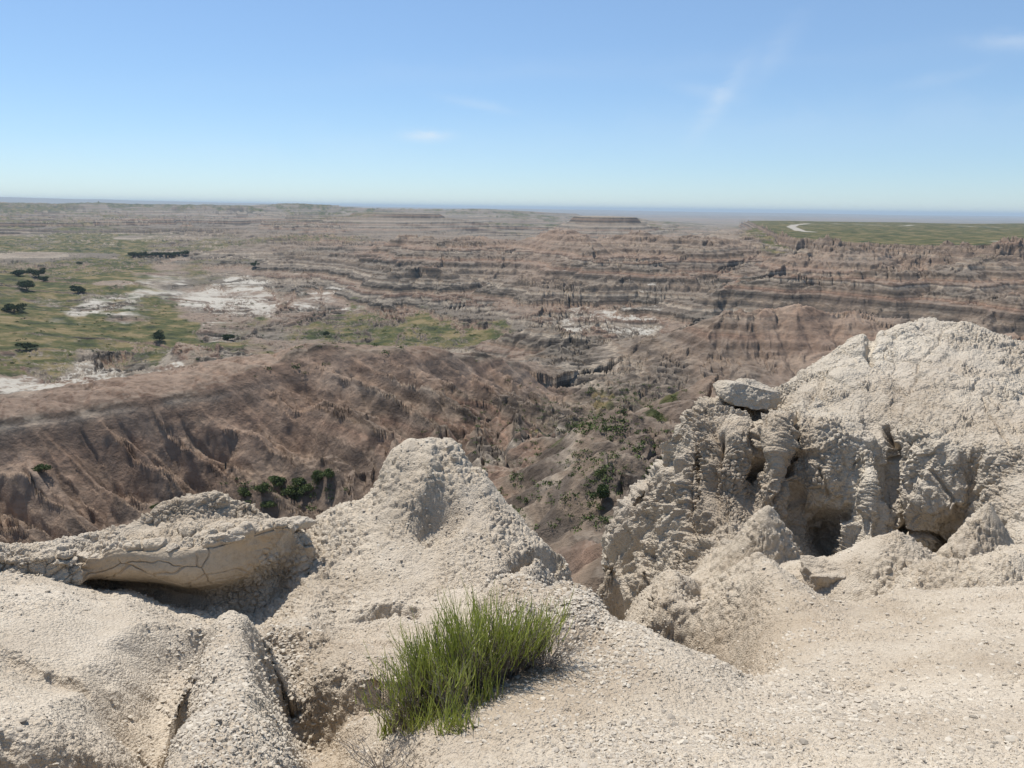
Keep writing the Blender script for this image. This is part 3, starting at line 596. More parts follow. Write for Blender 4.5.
Pn = np.array([at(a, b_, c_) for a, b_, c_ in NP] + [np.array([r * math.sin(math.radians(a)), r * math.cos(math.radians(a)), z]) for a, r, z in NZ])
L0N = math.log(.35)
qx, qy = warp(Pn[:, 0], Pn[:, 1], L0N)
near_f = rbf_fit(np.c_[qx, qy], Pn[:, 2], .045)
GSN = .012
GXn = np.arange(-5.2, 5.2, .02); GYn = np.arange(-5.2, 5.2, .02)
Zn = near_f(*np.meshgrid(GXn, GYn))
def near_base(x, y):
    X, Y = warp(x, y, L0N); return sample(GXn, GYn, Zn, X, Y)
# raised lumps and cones on the near ground: px, py(top), r, half width, height, sharpness
CONES = [(899, 530, 8.6, .95, .62, 1.0), (955, 562, 8.0, .5, .3, 1.4), (1010, 556, 8.0, .6, .35, 1.3), (768, 507, 10.2, .9, .95, .9), (759, 556, 8.2, .55, .5, 1.0), (1060, 545, 8.5, .8, .5, 1.3), (990, 500, 10.4, .6, .8, .8),
         (645, 568, 9.5, .28, .8, .9), (612, 560, 10.0, .3, .8, .9), (683, 577, 8.2, .5, .35, 1.6)]
def clay_disp(P, r, rough, seed=0, scale=1.0, flute=0.0):
    """nodular crumbling clay; lengths grow a little with the size of the form"""
    d = np.zeros(len(P), f32)
    ns = fbm3(P, .9 * scale, 4, seed + 3)
    d += .050 * scale * ns * (.5 + rough)
    n2 = fbm3(P, .22 * scale, 4, seed + 13, .55)
    d += .015 * scale * n2
    wp = np.stack([P[:, 0] + .02 * scale * fbm3(P, .09 * scale, 2, seed + 21), P[:, 1] + .02 * scale * fbm3(P, .09 * scale, 2, seed + 22), P[:, 2]], 1)
    for s, a, sd_ in ((.15, .020, 5), (.062, .0290, 6), (.027, .0150, 7)):
        s_ = s * scale
        F1, F2, idv = worley(wp, s_, seed + sd_)
        knob = sstep(0, .35, F2 - F1) * (.55 + .9 * idv) - .6
        patch = np.clip(.38 + 1.9 * fbm3(P, s_ * 6, 2, seed + 40 + sd_) + .5 * (rough - .5), .06, 1.25)
        keep = 1 if s > .1 else sstep(1.0, 2.2, s_ / (r * .0014))
        d += a * scale * knob * patch * keep * (.35 + .75 * rough)
    return d
def build_near():
    dense = np.linspace(-38.5, 38.5, int(1250 * Q)); side = np.r_[np.arange(-180, -60, 6), np.arange(-60, -38.5, .5), dense, np.arange(39, 60, .5), np.arange(60, 180.1, 6)]
    az = np.radians(side); rr = [.25]
    for a, b_, d in ((.25, 1.6, .06), (1.6, 11.3, .0019), (11.3, 40, .012)):
        n = int(math.log(b_ / a) / d * Q); rr += list(a * (b_ / a) ** (np.arange(1, n + 1) / n))
    rr = np.array(rr); R, A = np.meshgrid(rr, az, indexing='ij'); nr, nc = R.shape
    print('near grid', nr, nc)
    x = (R * np.sin(A)).ravel(); y = (R * np.cos(A)).ravel(); r = R.ravel()
    z = near_base(x, y)
    for px, py, cr, hw, hgt, sh in CONES:
        c_ = at(px, py, cr)
        dd = np.hypot(x - c_[0], y - c_[1]) / hw * (1 + .18 * vnoise2(x / hw * 1.2, y / hw * 1.2, int(px)))
        shape = c_[2] - hgt * (np.maximum(dd, 0) ** (1.15 * sh ** .6)) * 1.25
        k = .06 * hw; hlp = np.clip(.5 + .5 * (shape - z) / k, 0, 1)
        z = np.where(dd < 3, z * (1 - hlp) + shape * hlp + k * hlp * (1 - hlp), z)
    # the triangular hollow in the dome, little cracks
    def dent(px, py, cr, hw, hh, dep, z):
        c_ = at(px, py, cr); a = (x - c_[0]) / hw; b2 = (y - c_[1]) / hh
        return z - dep * np.exp(-(a * a + b2 * b2) ** 1.5)
    z = dent(438, 512, 7.0, .22, .30, .30, z); z = dent(375, 612, 5.7, .2, .12, .12, z)
    def pdist(pts, jit=.05, js=.13):
        q = np.array([at(*p)[:2] for p in pts]); d = np.full(x.shape, 1e9); side = np.zeros(x.shape)
        jx = x + jit * fbm2(x / js, y / js, 3, 3); jy = y + jit * fbm2(x / js, y / js, 3, 4)
        for a, b2 in zip(q[:-1], q[1:]):
            ab = b2 - a; tt = np.clip(((jx - a[0]) * ab[0] + (jy - a[1]) * ab[1]) / (ab @ ab), 0, 1)
            ex, ey = jx - a[0] - ab[0] * tt, jy - a[1] - ab[1] * tt
            dd = np.hypot(ex, ey); mm = dd < d; d = np.where(mm, dd, d); side = np.where(mm, np.sign(ab[0] * ey - ab[1] * ex), side)
        return d, side
    # ditch on both flanks of the finger ridge
    d, sd_ = pdist([(228, 622, 4.5), (228, 655, 3.85), (230, 700, 3.1), (228, 768, 2.3), (226, 820, 1.7)], .10, .3)
    w0 = .08 + .06 * sstep(4.6, 3.2, r)
    z = z + .05 * (1 - (d / .3) ** 2).clip(0, 1) - .30 * sstep(w0, w0 + .24, d) * (1 - sstep(.38, .75, d)) * sstep(2.0, 2.6, r)
    # low banks on the left slope: nearer side drops
    def bank(pts, h, wd, reach, z):
        d, sd_ = pdist(pts, .06, .2)
        return z - h * np.where(sd_ < 0, sstep(0, wd, d) * (1 - sstep(wd, reach, d)), 0)
    z = bank([(-260, 746, 3.4), (0, 745, 3.1), (60, 748, 3.02), (110, 730, 3.2), (150, 712, 3.45)], .11, .05, .5, z)
    z = bank([(-260, 640, 5.0), (0, 655, 4.6), (80, 678, 4.1), (115, 690, 3.9), (140, 698, 3.75)], .05, .06, .5, z)
    d, sd_ = pdist([(648, 655, 6.3), (690, 672, 5.7), (740, 690, 5.2), (775, 700, 4.8)], .16, .4)
    z = z - 1.5 * sstep(1.1, .2, d) * sstep(800, 690, 512 + x / np.maximum(y, .1) * 760)
    z = bank([(305, 650, 4.35), (325, 655, 4.3), (350, 665, 4.2), (372, 672, 4.15)], .16, .10, .4, z)
    def groove(pts, wd, dep, z):
        q = np.array([at(*p)[:2] for p in pts]); d = np.full(x.shape, 1e9)
        jx = x + .05 * vnoise2(x / .13, y / .13, 3); jy = y + .05 * vnoise2(x / .13, y / .13, 4)
        for a, b2 in zip(q[:-1], q[1:]):
            ab = b2 - a; tt = np.clip(((jx - a[0]) * ab[0] + (jy - a[1]) * ab[1]) / (ab @ ab), 0, 1)
            d = np.minimum(d, np.hypot(jx - a[0] - ab[0] * tt, jy - a[1] - ab[1] * tt))
        return z - dep * np.exp(-(d / wd) ** 2)
    z = groove([(555, 548, 6.95), (525, 552, 6.55), (505, 575, 6.1), (485, 592, 5.7)], .06, .16, z)
    z = groove([(372, 608, 5.75), (400, 604, 5.8), (412, 612, 5.6)], .04, .09, z)
    z = groove([(120, 700, 3.65), (165, 700, 3.7)], .03, .05, z)
    z = groove([(0, 742, 3.1), (60, 745, 3.05), (110, 728, 3.2), (150, 712, 3.45), (166, 708, 3.6)], .05, .10, z)
    z = groove([(60, 672, 4.25), (115, 690, 3.9), (160, 705, 3.6)], .035, .05, z)
    z = groove([(600, 590, 5.4), (620, 640, 4.6), (660, 690, 4.3)], .05, .0, z)
    V = np.c_[x, y, z].reshape(nr, nc, 3)
    n = grid_normals(V); n *= np.sign(n[..., 2:3]); V = V.reshape(-1, 3); n = n.reshape(-1, 3)
    px, py = proj(V); vis = (V @ fw) > .2
    px = np.where(vis, px, 512); py = np.where(vis, py, 900)
    def blob(cx, cy, sx_, sy_): return np.exp(-(((px - cx) / sx_) ** 2 + ((py - cy) / sy_) ** 2))
    # how crumbly each place is (in ground coordinates of the named forms)
    rough = .35 + .45 * sstep(4.2, 6.5, r)
    rough = rough + .5 * blob(575, 610, 60, 45) + .45 * blob(230, 700, 60, 80) - .45 * blob(120, 650, 130, 50) - .35 * blob(520, 700, 60, 30) - .3 * blob(900, 650, 150, 35) - .35 * blob(425, 462, 70, 32)
    rough = np.clip(rough + .2 * fbm2(x / .7, y / .7, 3, 9), .05, 1.15)
    sc_ = np.clip(.42 + (r - 2.2) * .155, .42, 1.5)
    d = np.zeros(len(V))
    # three size classes blended by range so the crumbs keep a natural size
    wsum = 0
    for k0, s0 in enumerate((.45, .8, 1.35)):
        wgt = np.clip(1 - np.abs(np.log(sc_ / s0)) / .58, 0, 1)
        m_ = wgt > 0
        if m_.any():
            dd = np.zeros(len(V)); dd[m_] = clay_disp(V[m_], r[m_], rough[m_], 100 * k0, s0)
            d += wgt * dd; wsum = wsum + wgt
    d = d / np.maximum(wsum, 1e-3)
    far_ = sstep(60, 45, np.abs(np.degrees(np.arctan2(x, y))))
    V = V + n * (d * far_ * sstep(.3, 1.6, r))[:, None]
    return V, nr, nc, n, rough
Vn, nrn, ncn, Nn, roughn = build_near()
near = mesh_np('foreground_ground', Vn, grid_faces(nrn, ncn)[:, ::-1], M_clay)
tag(near, kind='structure')
print('near built', time.time() - T0)

# ================================================================== nets: formations with steep or undercut faces
def catmull(ctrl, n, axis):
    c_ = np.moveaxis(np.asarray(ctrl, float), axis, 0); k = len(c_)
    c_ = np.concatenate([2 * c_[:1] - c_[1:2], c_, 2 * c_[-1:] - c_[-2:-1]])
    t = np.linspace(0, k - 1 - 1e-9, n); i = t.astype(int); f = (t - i).reshape((-1,) + (1,) * (c_.ndim - 1))
    p0, p1, p2, p3 = c_[i], c_[i + 1], c_[i + 2], c_[i + 3]
    r_ = .5 * (2 * p1 + (p2 - p0) * f + (2 * p0 - 5 * p1 + 4 * p2 - p3) * f ** 2 + (3 * p1 - p0 - 3 * p2 + p3) * f ** 3)
    return np.moveaxis(r_, 0, axis)
def net(rows, nu, nv):
    C = np.array([[at(*p) for p in row] for row in rows])
    G = catmull(catmull(C, nu, 1), nv, 0)
    n = grid_normals(G)
    # outward means towards the viewer side / up
    return G, n

# right outcrop: columns run left to right; rows: back foot, back, crest, top, lip, face, base, foot
OX = [612, 640, 668, 690, 700, 716, 733, 752, 762, 778, 792, 806, 830, 858, 872, 888, 900, 925, 955, 975, 1000, 1040, 1100, 1180]
def orow(ys, rs): return [(x_, y_, r_) for x_, y_, r_ in zip(OX, ys, rs)]
crest_y = [560, 505, 470, 425, 412, 400, 397, 396, 392, 386, 378, 368, 352, 335, 334, 330, 325, 321, 325, 328, 337, 352, 380, 410]
crest_r = [14.5, 14.8, 15, 15, 15, 15.2, 15.5, 15.8, 16, 16.2, 16.6, 17, 17.5, 18, 18.2, 18.4, 18.6, 18.8, 18.8, 18.6, 18.4, 18, 17.5, 17]
back2 = [(x_, y_ + 160, r_ + 4) for x_, y_, r_ in zip(OX, crest_y, crest_r)]
back1 = [(x_, y_ + 28, r_ + 1.2) for x_, y_, r_ in zip(OX, crest_y, crest_r)]
crest = orow(crest_y, crest_r)
front = orow([565, 512, 478, 436, 422, 412, 410, 412, 408, 405, 398, 388, 372, 356, 353, 350, 345, 338, 345, 352, 362, 378, 400, 430],
             [14.3, 14.5, 14.7, 14.6, 14.6, 14.7, 15, 15.2, 15.3, 15.4, 15.6, 15.9, 16.3, 16.8, 16.9, 17.1, 17.4, 17.8, 17.5, 17.2, 17, 16.8, 16.4, 16])
top2 = orow([572, 520, 486, 446, 432, 424, 422, 428, 420, 418, 408, 405, 402, 395, 396, 395, 390, 380, 385, 395, 400, 410, 430, 450],
            [14.0, 14.2, 14.3, 14.2, 14.2, 14.2, 14.4, 14.6, 14.6, 14.5, 14.8, 14.7, 14.8, 15.2, 15.2, 15.1, 15.3, 15.6, 15.4, 15.1, 15, 14.8, 14.6, 14.4])
lip = orow([580, 530, 495, 458, 446, 440, 436, 446, 436, 430, 418, 424, 430, 436, 444, 440, 432, 428, 434, 440, 440, 448, 462, 480],
           [13.7, 13.9, 13.9, 13.7, 13.8, 13.6, 13.7, 13.85, 13.8, 13.6, 13.8, 13.8, 13.7, 13.8, 13.9, 14.0, 13.9, 13.7, 13.6, 13.5, 13.3, 13.1, 13, 13])
face1 = orow([590, 545, 512, 482, 474, 466, 462, 470, 462, 458, 450, 460, 468, 470, 478, 474, 468, 470, 474, 474, 472, 480, 490, 505],
             [13.4, 13.6, 13.5, 13.2, 13.45, 13.1, 13.2, 13.45, 13.3, 13.15, 13.55, 13.4, 13.3, 13.4, 13.2, 13.8, 13.6, 13.3, 13.2, 13.3, 12.9, 12.6, 12.5, 12.5])
face2 = orow([600, 560, 530, 508, 500, 492, 486, 492, 488, 486, 480, 492, 500, 498, 510, 508, 504, 508, 512, 508, 504, 508, 518, 530],
             [13.1, 13.2, 13.1, 12.8, 13.0, 12.8, 12.9, 13.1, 13.0, 12.9, 13.15, 13.1, 13.1, 13.1, 12.8, 13.4, 13.3, 13.1, 13.1, 13.0, 12.3, 12.0, 12, 12])
face3 = orow([612, 576, 550, 532, 522, 514, 508, 512, 512, 510, 506, 520, 530, 524, 540, 540, 538, 540, 545, 540, 530, 534, 545, 555],
             [12.8, 12.8, 12.7, 12.4, 12.5, 12.3, 12.4, 12.7, 12.7, 12.8, 13.2, 13.3, 13.7, 12.9, 12.3, 12.9, 13.1, 13.2, 13.6, 12.6, 11.7, 11.4, 11.4, 11.4])
base = orow([628, 596, 575, 560, 548, 540, 534, 536, 538, 536, 538, 548, 556, 552, 566, 566, 565, 566, 570, 566, 560, 560, 568, 580],
            [12.3, 12.2, 12.0, 11.8, 11.8, 11.6, 11.6, 11.8, 12.1, 12.4, 12.7, 13.0, 13.5, 12.3, 11.6, 12.2, 12.7, 13.2, 13.6, 12.0, 11.0, 10.8, 10.8, 10.8])
foot1 = orow([650, 625, 605, 595, 585, 575, 570, 570, 572, 570, 575, 585, 590, 590, 600, 600, 600, 600, 600, 600, 595, 595, 600, 610],
             [11.6, 11.4, 11.2, 11, 10.9, 10.7, 10.6, 10.6, 10.8, 11, 11.2, 11.6, 11.8, 11, 10.5, 10.8, 11, 11.2, 11.3, 10.6, 10.2, 10, 10, 10])
foot2 = [(x_, y_ + 60, r_ - .7) for x_, y_, r_ in foot1]
G, n = net([back2, back1, crest, front, top2, lip, face1, face2, face3, base, foot1, foot2], int(760 * Q), int(620 * Q))
if (n[..., 2].mean() < 0): n = -n
shp = G.shape; P = G.reshape(-1, 3); n = n.reshape(-1, 3); r = np.hypot(P[:, 0], P[:, 1])
steep = sstep(.75, .25, np.abs(n[:, 2]))
px, py = proj(P)
# upright flutes on the steep parts, bedding ledges, nodules on the tops
fl = fbm3(P, .55, 4, 201, .55, (1, 1, .22)); rib = 1 - np.abs(fl) * 2
d = steep * (.14 * rib - .07) + .08 * fbm3(P, 1.3, 3, 205)
left = sstep(760, 690, px)
d += left * sstep(.9, .5, np.abs(n[:, 2])) * .26 * (1 - 2 * np.abs(fbm3(P, .33, 3, 231, .5, (1, 1, .16))))
bed = fbm3(np.c_[P[:, 0] * .3, P[:, 1] * .3, P[:, 2] + .08 * fbm3(P, .8, 2, 207)], .22, 3, 209)
d += steep * .016 * bed
wq = P + .10 * np.stack([fbm3(P, .5, 3, 401), fbm3(P, .5, 3, 402), fbm3(P, .5, 3, 403)], 1)
for cs, am_, stz, sd_ in ((.62, .24, .42, 411), (.27, .10, .6, 421), (.11, .04, .8, 431)):
    F1, F2, idv = worley(wq, cs, sd_, (1, 1, stz)); e = sstep(0, .10, F2 - F1)
    d += am_ * ((idv - .5) * e - .25 * (1 - e)) * (.35 + .75 * np.maximum(steep, .7 * left)) 
ca = clay_disp(P, r, np.clip(.75 - .35 * steep + .3 * left, .1, 1.1), 300, 1.35) * 1.35
d += ca
for bx, by, sx_, sy_, hh in ((738, 450, 16, 42, .5), (775, 456, 17, 50, .6), (825, 455, 24, 40, .30), (706, 450, 10, 36, .30), (868, 478, 12, 42, .32), (930, 478, 34, 48, .42), (688, 470, 9, 30, .25), (905, 500, 8, 40, .15),
                           (757, 408, 22, 9, .22), (800, 393, 24, 10, .20), (775, 425, 12, 8, .18), (820, 425, 20, 9, .16), (722, 418, 14, 9, .2), (870, 440, 16, 10, .15), (955, 340, 25, 9, .15), (900, 340, 22, 9, .15)):
    ux = (px - bx + 5 * vnoise2(px / 16, py / 16, 55)) / sx_; uy = (py - by) / sy_
    d += .45 * hh * np.clip(1 - (np.abs(ux) ** 2.2 + np.abs(uy) ** 2.6), 0, 1) ** .8 * (.75 + .5 * fbm3(P, .5, 3, 88))
# cracks
def crack(pts, wd, dep):
    q = np.array(pts, float); dm = np.full(len(P), 1e9)
    jx = px + 3 * vnoise2(px / 18, py / 18, 31) + 1.5 * vnoise2(px / 4, py / 4, 33)
    for a, b_ in zip(q[:-1], q[1:]):
        ab = b_ - a; t = np.clip(((jx - a[0]) * ab[0] + (py - a[1]) * ab[1]) / (ab @ ab), 0, 1)
        dm = np.minimum(dm, np.hypot(jx - a[0] - ab[0] * t, py - a[1] - ab[1] * t))
    return -dep * np.exp(-(dm / wd) ** 2)
for pts, wd, dep in (([(796, 412), (793, 450), (788, 480), (778, 500)], 2.6, .62), ([(765, 430), (757, 458), (750, 478)], 2.2, .5), ([(886, 425), (892, 450), (897, 490), (905, 540)], 2.4, .4),
                     ([(945, 330), (940, 345), (918, 362), (910, 390), (895, 420), (886, 432)], 1.5, .06), ([(872, 336), (868, 352), (872, 360)], 4, .22), ([(826, 376), (816, 392), (806, 404)], 3, .12),
                     ([(722, 440), (716, 470), (712, 500)], 2.5, .35), ([(985, 400), (1000, 430), (1010, 445)], 2, .08), ([(898, 530), (935, 535), (950, 545)], 2, .25), ([(742, 402), (735, 416)], 3, .3),
                     ([(700, 440), (697, 470)], 2.5, .25), ([(820, 470), (826, 500)], 2, .12), ([(780, 415), (770, 432)], 2, .2)):
    vis_ = (py < 585)
    d += crack(pts, wd, dep) * vis_
P = P + n * d[:, None]
outc = mesh_np('rock_outcrop', P, grid_faces(shp[0], shp[1]), M_out)
tag(outc, 'big pale clay outcrop at the right with a domed top and dark upright clefts', 'rock outcrop')
print('outcrop', time.time() - T0)

# left ledge: smooth tan stone face under a crumbling crust
LX = [-160, -80, -20, 20, 60, 78, 95, 115, 140, 165, 190, 215, 240, 262, 280, 292, 305, 325]
def lrow(ys, rs): return [(x_, y_, r_) for x_, y_, r_ in zip(LX, ys, rs)]
l_back2 = lrow([640] * 18, [9.5] * 18)
l_back1 = lrow([575, 570, 570, 568, 562, 560, 555, 548, 540, 530, 525, 522, 525, 535, 545, 548, 552, 570], [8.2] * 10 + [8.4] * 8)
l_crest = lrow([545, 540, 540, 544, 537, 534, 531, 527, 520, 506, 497, 493, 500, 512, 523, 526, 532, 560], [7.2, 7.2, 7.2, 7.2, 7.3, 7.3, 7.4, 7.4, 7.5, 7.6, 7.7, 7.7, 7.7, 7.6, 7.6, 7.5, 7.3, 7.2])
l_top = lrow([556, 552, 550, 552, 546, 544, 540, 535, 532, 524, 520, 518, 518, 520, 524, 524, 536, 570], [6.9, 6.9, 6.9, 6.9, 7.0, 7.0, 7.1, 7.1, 7.2, 7.3, 7.35, 7.4, 7.4, 7.35, 7.3, 7.2, 7.0, 7.0])
l_lip = lrow([566, 562, 560, 560, 556, 560, 556, 548, 546, 543, 542, 540, 534, 529, 526, 528, 545, 580], [6.75, 6.75, 6.75, 6.72, 6.7, 6.75, 6.72, 6.68, 6.7, 6.75, 6.75, 6.78, 6.8, 6.85, 6.9, 6.95, 6.9, 6.9])
l_face = lrow([572, 570, 568, 568, 566, 570, 568, 562, 562, 562, 562, 560, 552, 546, 540, 545, 560, 590], [6.7, 6.7, 6.7, 6.68, 6.66, 6.72, 6.68, 6.6, 6.58, 6.58, 6.6, 6.66, 6.74, 6.8, 6.88, 6.95, 6.85, 6.8])
l_low = lrow([580, 578, 578, 580, 584, 580, 576, 577, 579, 581, 584, 582, 572, 566, 560, 562, 575, 600], [6.6, 6.6, 6.6, 6.56, 6.5, 6.7, 6.72, 6.66, 6.62, 6.6, 6.62, 6.66, 6.74, 6.8, 6.9, 6.92, 6.8, 6.7])
l_under = lrow([590, 588, 588, 592, 596, 586, 582, 584, 586, 588, 592, 592, 588, 585, 582, 582, 592, 610], [6.7, 6.7, 6.7, 6.7, 6.7, 7.1, 7.2, 7.2, 7.15, 7.1, 7.05, 6.95, 6.9, 6.9, 6.95, 6.9, 6.75, 6.6])
l_foot = lrow([620] * 18, [6.7] * 18)
G, n = net([l_back2, l_back1, l_crest, l_top, l_lip, l_face, l_low, l_under, l_foot], int(620 * Q), int(420 * Q))
if n[..., 2].mean() < 0: n = -n
shp = G.shape; P = G.reshape(-1, 3); n = n.reshape(-1, 3); r = np.hypot(P[:, 0], P[:, 1]); px, py = proj(P)
vrow = np.repeat(np.linspace(0, 8, shp[0]), shp[1])      # row parameter: 4 lip, 5 face, 6 low
stone = sstep(4.0, 4.3, vrow) * sstep(6.8, 6.3, vrow) * sstep(72, 90, px) * sstep(300, 255, px + (py - 540) * .8)
ca = clay_disp(P, r, np.full(len(P), .8), 500, 1.0)
slab = fbm3(np.c_[P[:, 0] * .35, P[:, 1] * .35, P[:, 2] + .25 * P[:, 0] * .12], .10, 3, 505)
F1, F2, idv = worley(P + .12 * np.stack([fbm3(P, .3, 4, 515), fbm3(P, .3, 4, 516), fbm3(P, .3, 4, 517)], 1), .55, 511, (1, 1, 1.3)); crk = -(1 - sstep(0, .02, F2 - F1)) * .02 * sstep(-.05, .2, fbm3(P, .35, 2, 519))
F1b, F2b, idb = worley(np.c_[P[:, 0], P[:, 1], P[:, 2] * 2.4], .16, 517)
plates = (idb - .5) * .09 - .03 * (1 - sstep(0, .12, F2b - F1b))
edge = sstep(3.0, 3.8, vrow) * sstep(4.4, 4.1, vrow)
lefts = sstep(95, 70, px) * sstep(2.6, 3.4, vrow)
d = (1 - stone) * (ca + .03 * slab) + stone * (.035 * fbm3(P, .5, 4, 521) + .05 * sstep(200, 270, px) * fbm3(P, .16, 4, 523) + crk + .004 * slab) + edge * plates + lefts * (plates * .9 + .035 * slab)
P = P + n * d[:, None]
me_l = mesh_np('rock_ledge', P, grid_faces(shp[0], shp[1]), M_clay)
me_l.data.materials.append(M_ledge)
fst = stone.reshape(shp[:2])[:-1, :-1].ravel() > .5
me_l.data.polygons.foreach_set('material_index', fst.astype(np.int32))
tag(me_l, 'low rock ledge at the left with a smooth tan stone face above a dark shadow', 'rock ledge')
print('ledge', time.time() - T0)

# ================================================================== loose stones
def icosa():
    t = (1 + 5 ** .5) / 2
    v = np.array([(-1, t, 0), (1, t, 0), (-1, -t, 0), (1, -t, 0), (0, -1, t), (0, 1, t), (0, -1, -t), (0, 1, -t), (t, 0, -1), (t, 0, 1), (-t, 0, -1), (-t, 0, 1)], float)
    v /= np.linalg.norm(v[0])
    f = np.array([(0, 11, 5), (0, 5, 1), (0, 1, 7), (0, 7, 10), (0, 10, 11), (1, 5, 9), (5, 11, 4), (11, 10, 2), (10, 7, 6), (7, 1, 8), (3, 9, 4), (3, 4, 2), (3, 2, 6), (3, 6, 8), (3, 8, 9), (4, 9, 5), (2, 4, 11), (6, 2, 10), (8, 6, 7), (9, 8, 1)])
    return v, f
IV, IF = icosa()
def chips(C, S, up_=None):
    """angular chips at C with sizes S as one array of vertices and triangles"""
    k = len(C); V = np.repeat(IV[None], k, 0) * (1 + rng.uniform(-.32, .32, (k, 12, 1)))
    V *= rng.uniform(.55, 1.25, (k, 1, 3)) * np.array([1, 1, .45])
    a = rng.uniform(0, 6.28, k); ca_, sa = np.cos(a)[:, None], np.sin(a)[:, None]
    x_, y_ = V[..., 0] * ca_ - V[..., 1] * sa, V[..., 0] * sa + V[..., 1] * ca_
    tl = rng.uniform(-.5, .5, (k, 1)); V = np.stack([x_, y_ * np.cos(tl) - V[..., 2] * np.sin(tl), y_ * np.sin(tl) + V[..., 2] * np.cos(tl)], -1)
    V = V * S[:, None, None] + C[:, None]
    F = IF[None] + (np.arange(k) * 12)[:, None, None]
    return V.reshape(-1, 3), F.reshape(-1, 3)
px, py = proj(Vn); rN = np.hypot(Vn[:, 0], Vn[:, 1]); inview = (Vn @ fw > 1) & (px > -60) & (px < 1090) & (py < 830) & (rN < 11)
def nb(cx, cy, sx_, sy_): return np.exp(-(((px - cx) / sx_) ** 2 + ((py - cy) / sy_) ** 2))
wgt = (.045 + 1.0 * nb(590, 625, 45, 40) + .8 * nb(545, 600, 35, 22) + .5 * nb(195, 690, 22, 70) + .8 * nb(285, 690, 18, 60) + .25 * nb(760, 740, 300, 60) + .3 * nb(230, 720, 60, 60) + .02 * nb(430, 560, 100, 90) - .08 * nb(100, 660, 100, 50)) * inview
wgt = np.clip(wgt, 0, None); wgt *= np.clip(.7 + .9 * fbm2(Vn[:, 0] / .4, Vn[:, 1] / .4, 3, 77), .05, 2)
cdf = np.cumsum(wgt); idx = np.searchsorted(cdf, rng.uniform(0, cdf[-1], int(46000)))
S = rng.lognormal(-.0, .5, len(idx)) * .0048 * np.clip(rN[idx] / 2.8, .8, 2.4)
S = np.minimum(S, .017)
V, F = chips(Vn[idx] + Nn[idx] * (S * .15)[:, None], S)
gm_, gnt, gb = newmat('clay_chips'); gg = N(gnt, 'ShaderNodeNewGeometry')
gnt.links.new(ramp(gnt, [(0, (.27, .235, .19)), (.25, (.42, .365, .295)), (.7, (.50, .44, .355)), (1, (.55, .49, .40))], gg.outputs['Random Per Island']), gb.inputs['Base Color'])
gv = mesh_np('gravel', V, F, gm_, smooth=False)
tag(gv, 'loose pale clay chips scattered over the near slopes', 'gravel', kind='stuff')

def boulder(name, px_, py_, r_, size, seed, mat, label, cat='rock', group=None, flat=.6, rot=0., on=None):
    """one faceted weathered stone: a dense ball cut by planes, then worn"""
    import bmesh
    bm = bmesh.new(); bmesh.ops.create_icosphere(bm, subdivisions=6, radius=1)
    me = bpy.data.meshes.new(name); bm.to_mesh(me); bm.free()
    v = np.empty(len(me.vertices) * 3, f32); me.vertices.foreach_get('co', v); v = v.reshape(-1, 3).astype(float)
    g = np.random.default_rng(seed)
    for _ in range(16):
        nn = g.normal(size=3); nn /= np.linalg.norm(nn); dd = g.uniform(.5, .8); ex = np.maximum(v @ nn - dd, 0); v -= ex[:, None] * nn * .97
    v *= np.array(size)
    nn = v / (np.linalg.norm(v, axis=1, keepdims=True) + 1e-9)
    sz = max(size)
    F1_, F2_, id_ = worley(v + seed, sz * .42, seed); v += nn * (sz * .10 * fbm3(v + seed, sz * .6, 4, seed) + sz * .10 * (id_ - .5) * sstep(0, .15, F2_ - F1_) + sz * .04 * fbm3(v + seed, sz * .1, 2, seed))[:, None]
    me.vertices.foreach_set('co', v.astype(f32).ravel()); me.polygons.foreach_set('use_smooth', np.full(len(me.polygons), True)); me.update()
    me.materials.append(mat)
    o = bpy.data.objects.new(name, me); o.location = at(px_, py_, r_); o.rotation_euler = (0, 0, rot); sc.collection.objects.link(o)
    return tag(o, label, cat, group)
boulder('boulder', 748, 394, 15.2, (.72, .6, .36), 3, M_out, 'flat topped pale boulder lying on the left shoulder of the big outcrop', 'boulder', rot=.1)
boulder('boulder', 823, 581, 8.3, (.46, .36, .30), 5, M_clay, 'low rounded boulder between two clay cones below the alcove', 'boulder', rot=.4)
boulder('rock', 167, 548, 6.72, (.10, .09, .06), 8, M_clay, 'loose stone resting on the left end of the smooth tan stone face', 'rock', rot=.3)
boulder('rock', 291, 525, 7.0, (.24, .14, .07), 9, M_clay, 'flat pale slab jutting from the right tip of the ledge', 'rock', rot=.3)
boulder('rock', 222, 540, 6.78, (.22, .10, .07), 10, M_clay, 'long pale slab of crust on the lip of the ledge', 'rock', rot=.2)

# ================================================================== plants
def stems(base, tips, bend, w0, w1, seg=4):
    """flat three-sided blades following curved paths; arrays (k,3)"""
    k = len(base); t = np.linspace(0, 1, seg + 1)[None, :, None]
    C = base[:, None] * (1 - t) + tips[:, None] * t + bend[:, None] * (4 * t * (1 - t))
    wd = (w0[:, None] * (1 - t[..., 0]) + w1[:, None] * t[..., 0])
    a = rng.uniform(0, 6.28, k)
    V = []
    for q in range(3):
        an = a + q * 2.094; V.append(C + np.stack([np.cos(an), np.sin(an), np.zeros(k)], -1)[:, None] * wd[..., None])
    V = np.stack(V, 2)                                  # k, seg+1, 3, 3
    i = np.arange(k * (seg + 1) * 3).reshape(k, seg + 1, 3)
    F = np.concatenate([np.stack([i[:, :-1, q], i[:, :-1, (q + 1) % 3], i[:, 1:, (q + 1) % 3], i[:, 1:, q]], -1).reshape(-1, 4) for q in range(3)])
    return V.reshape(-1, 3), F, C
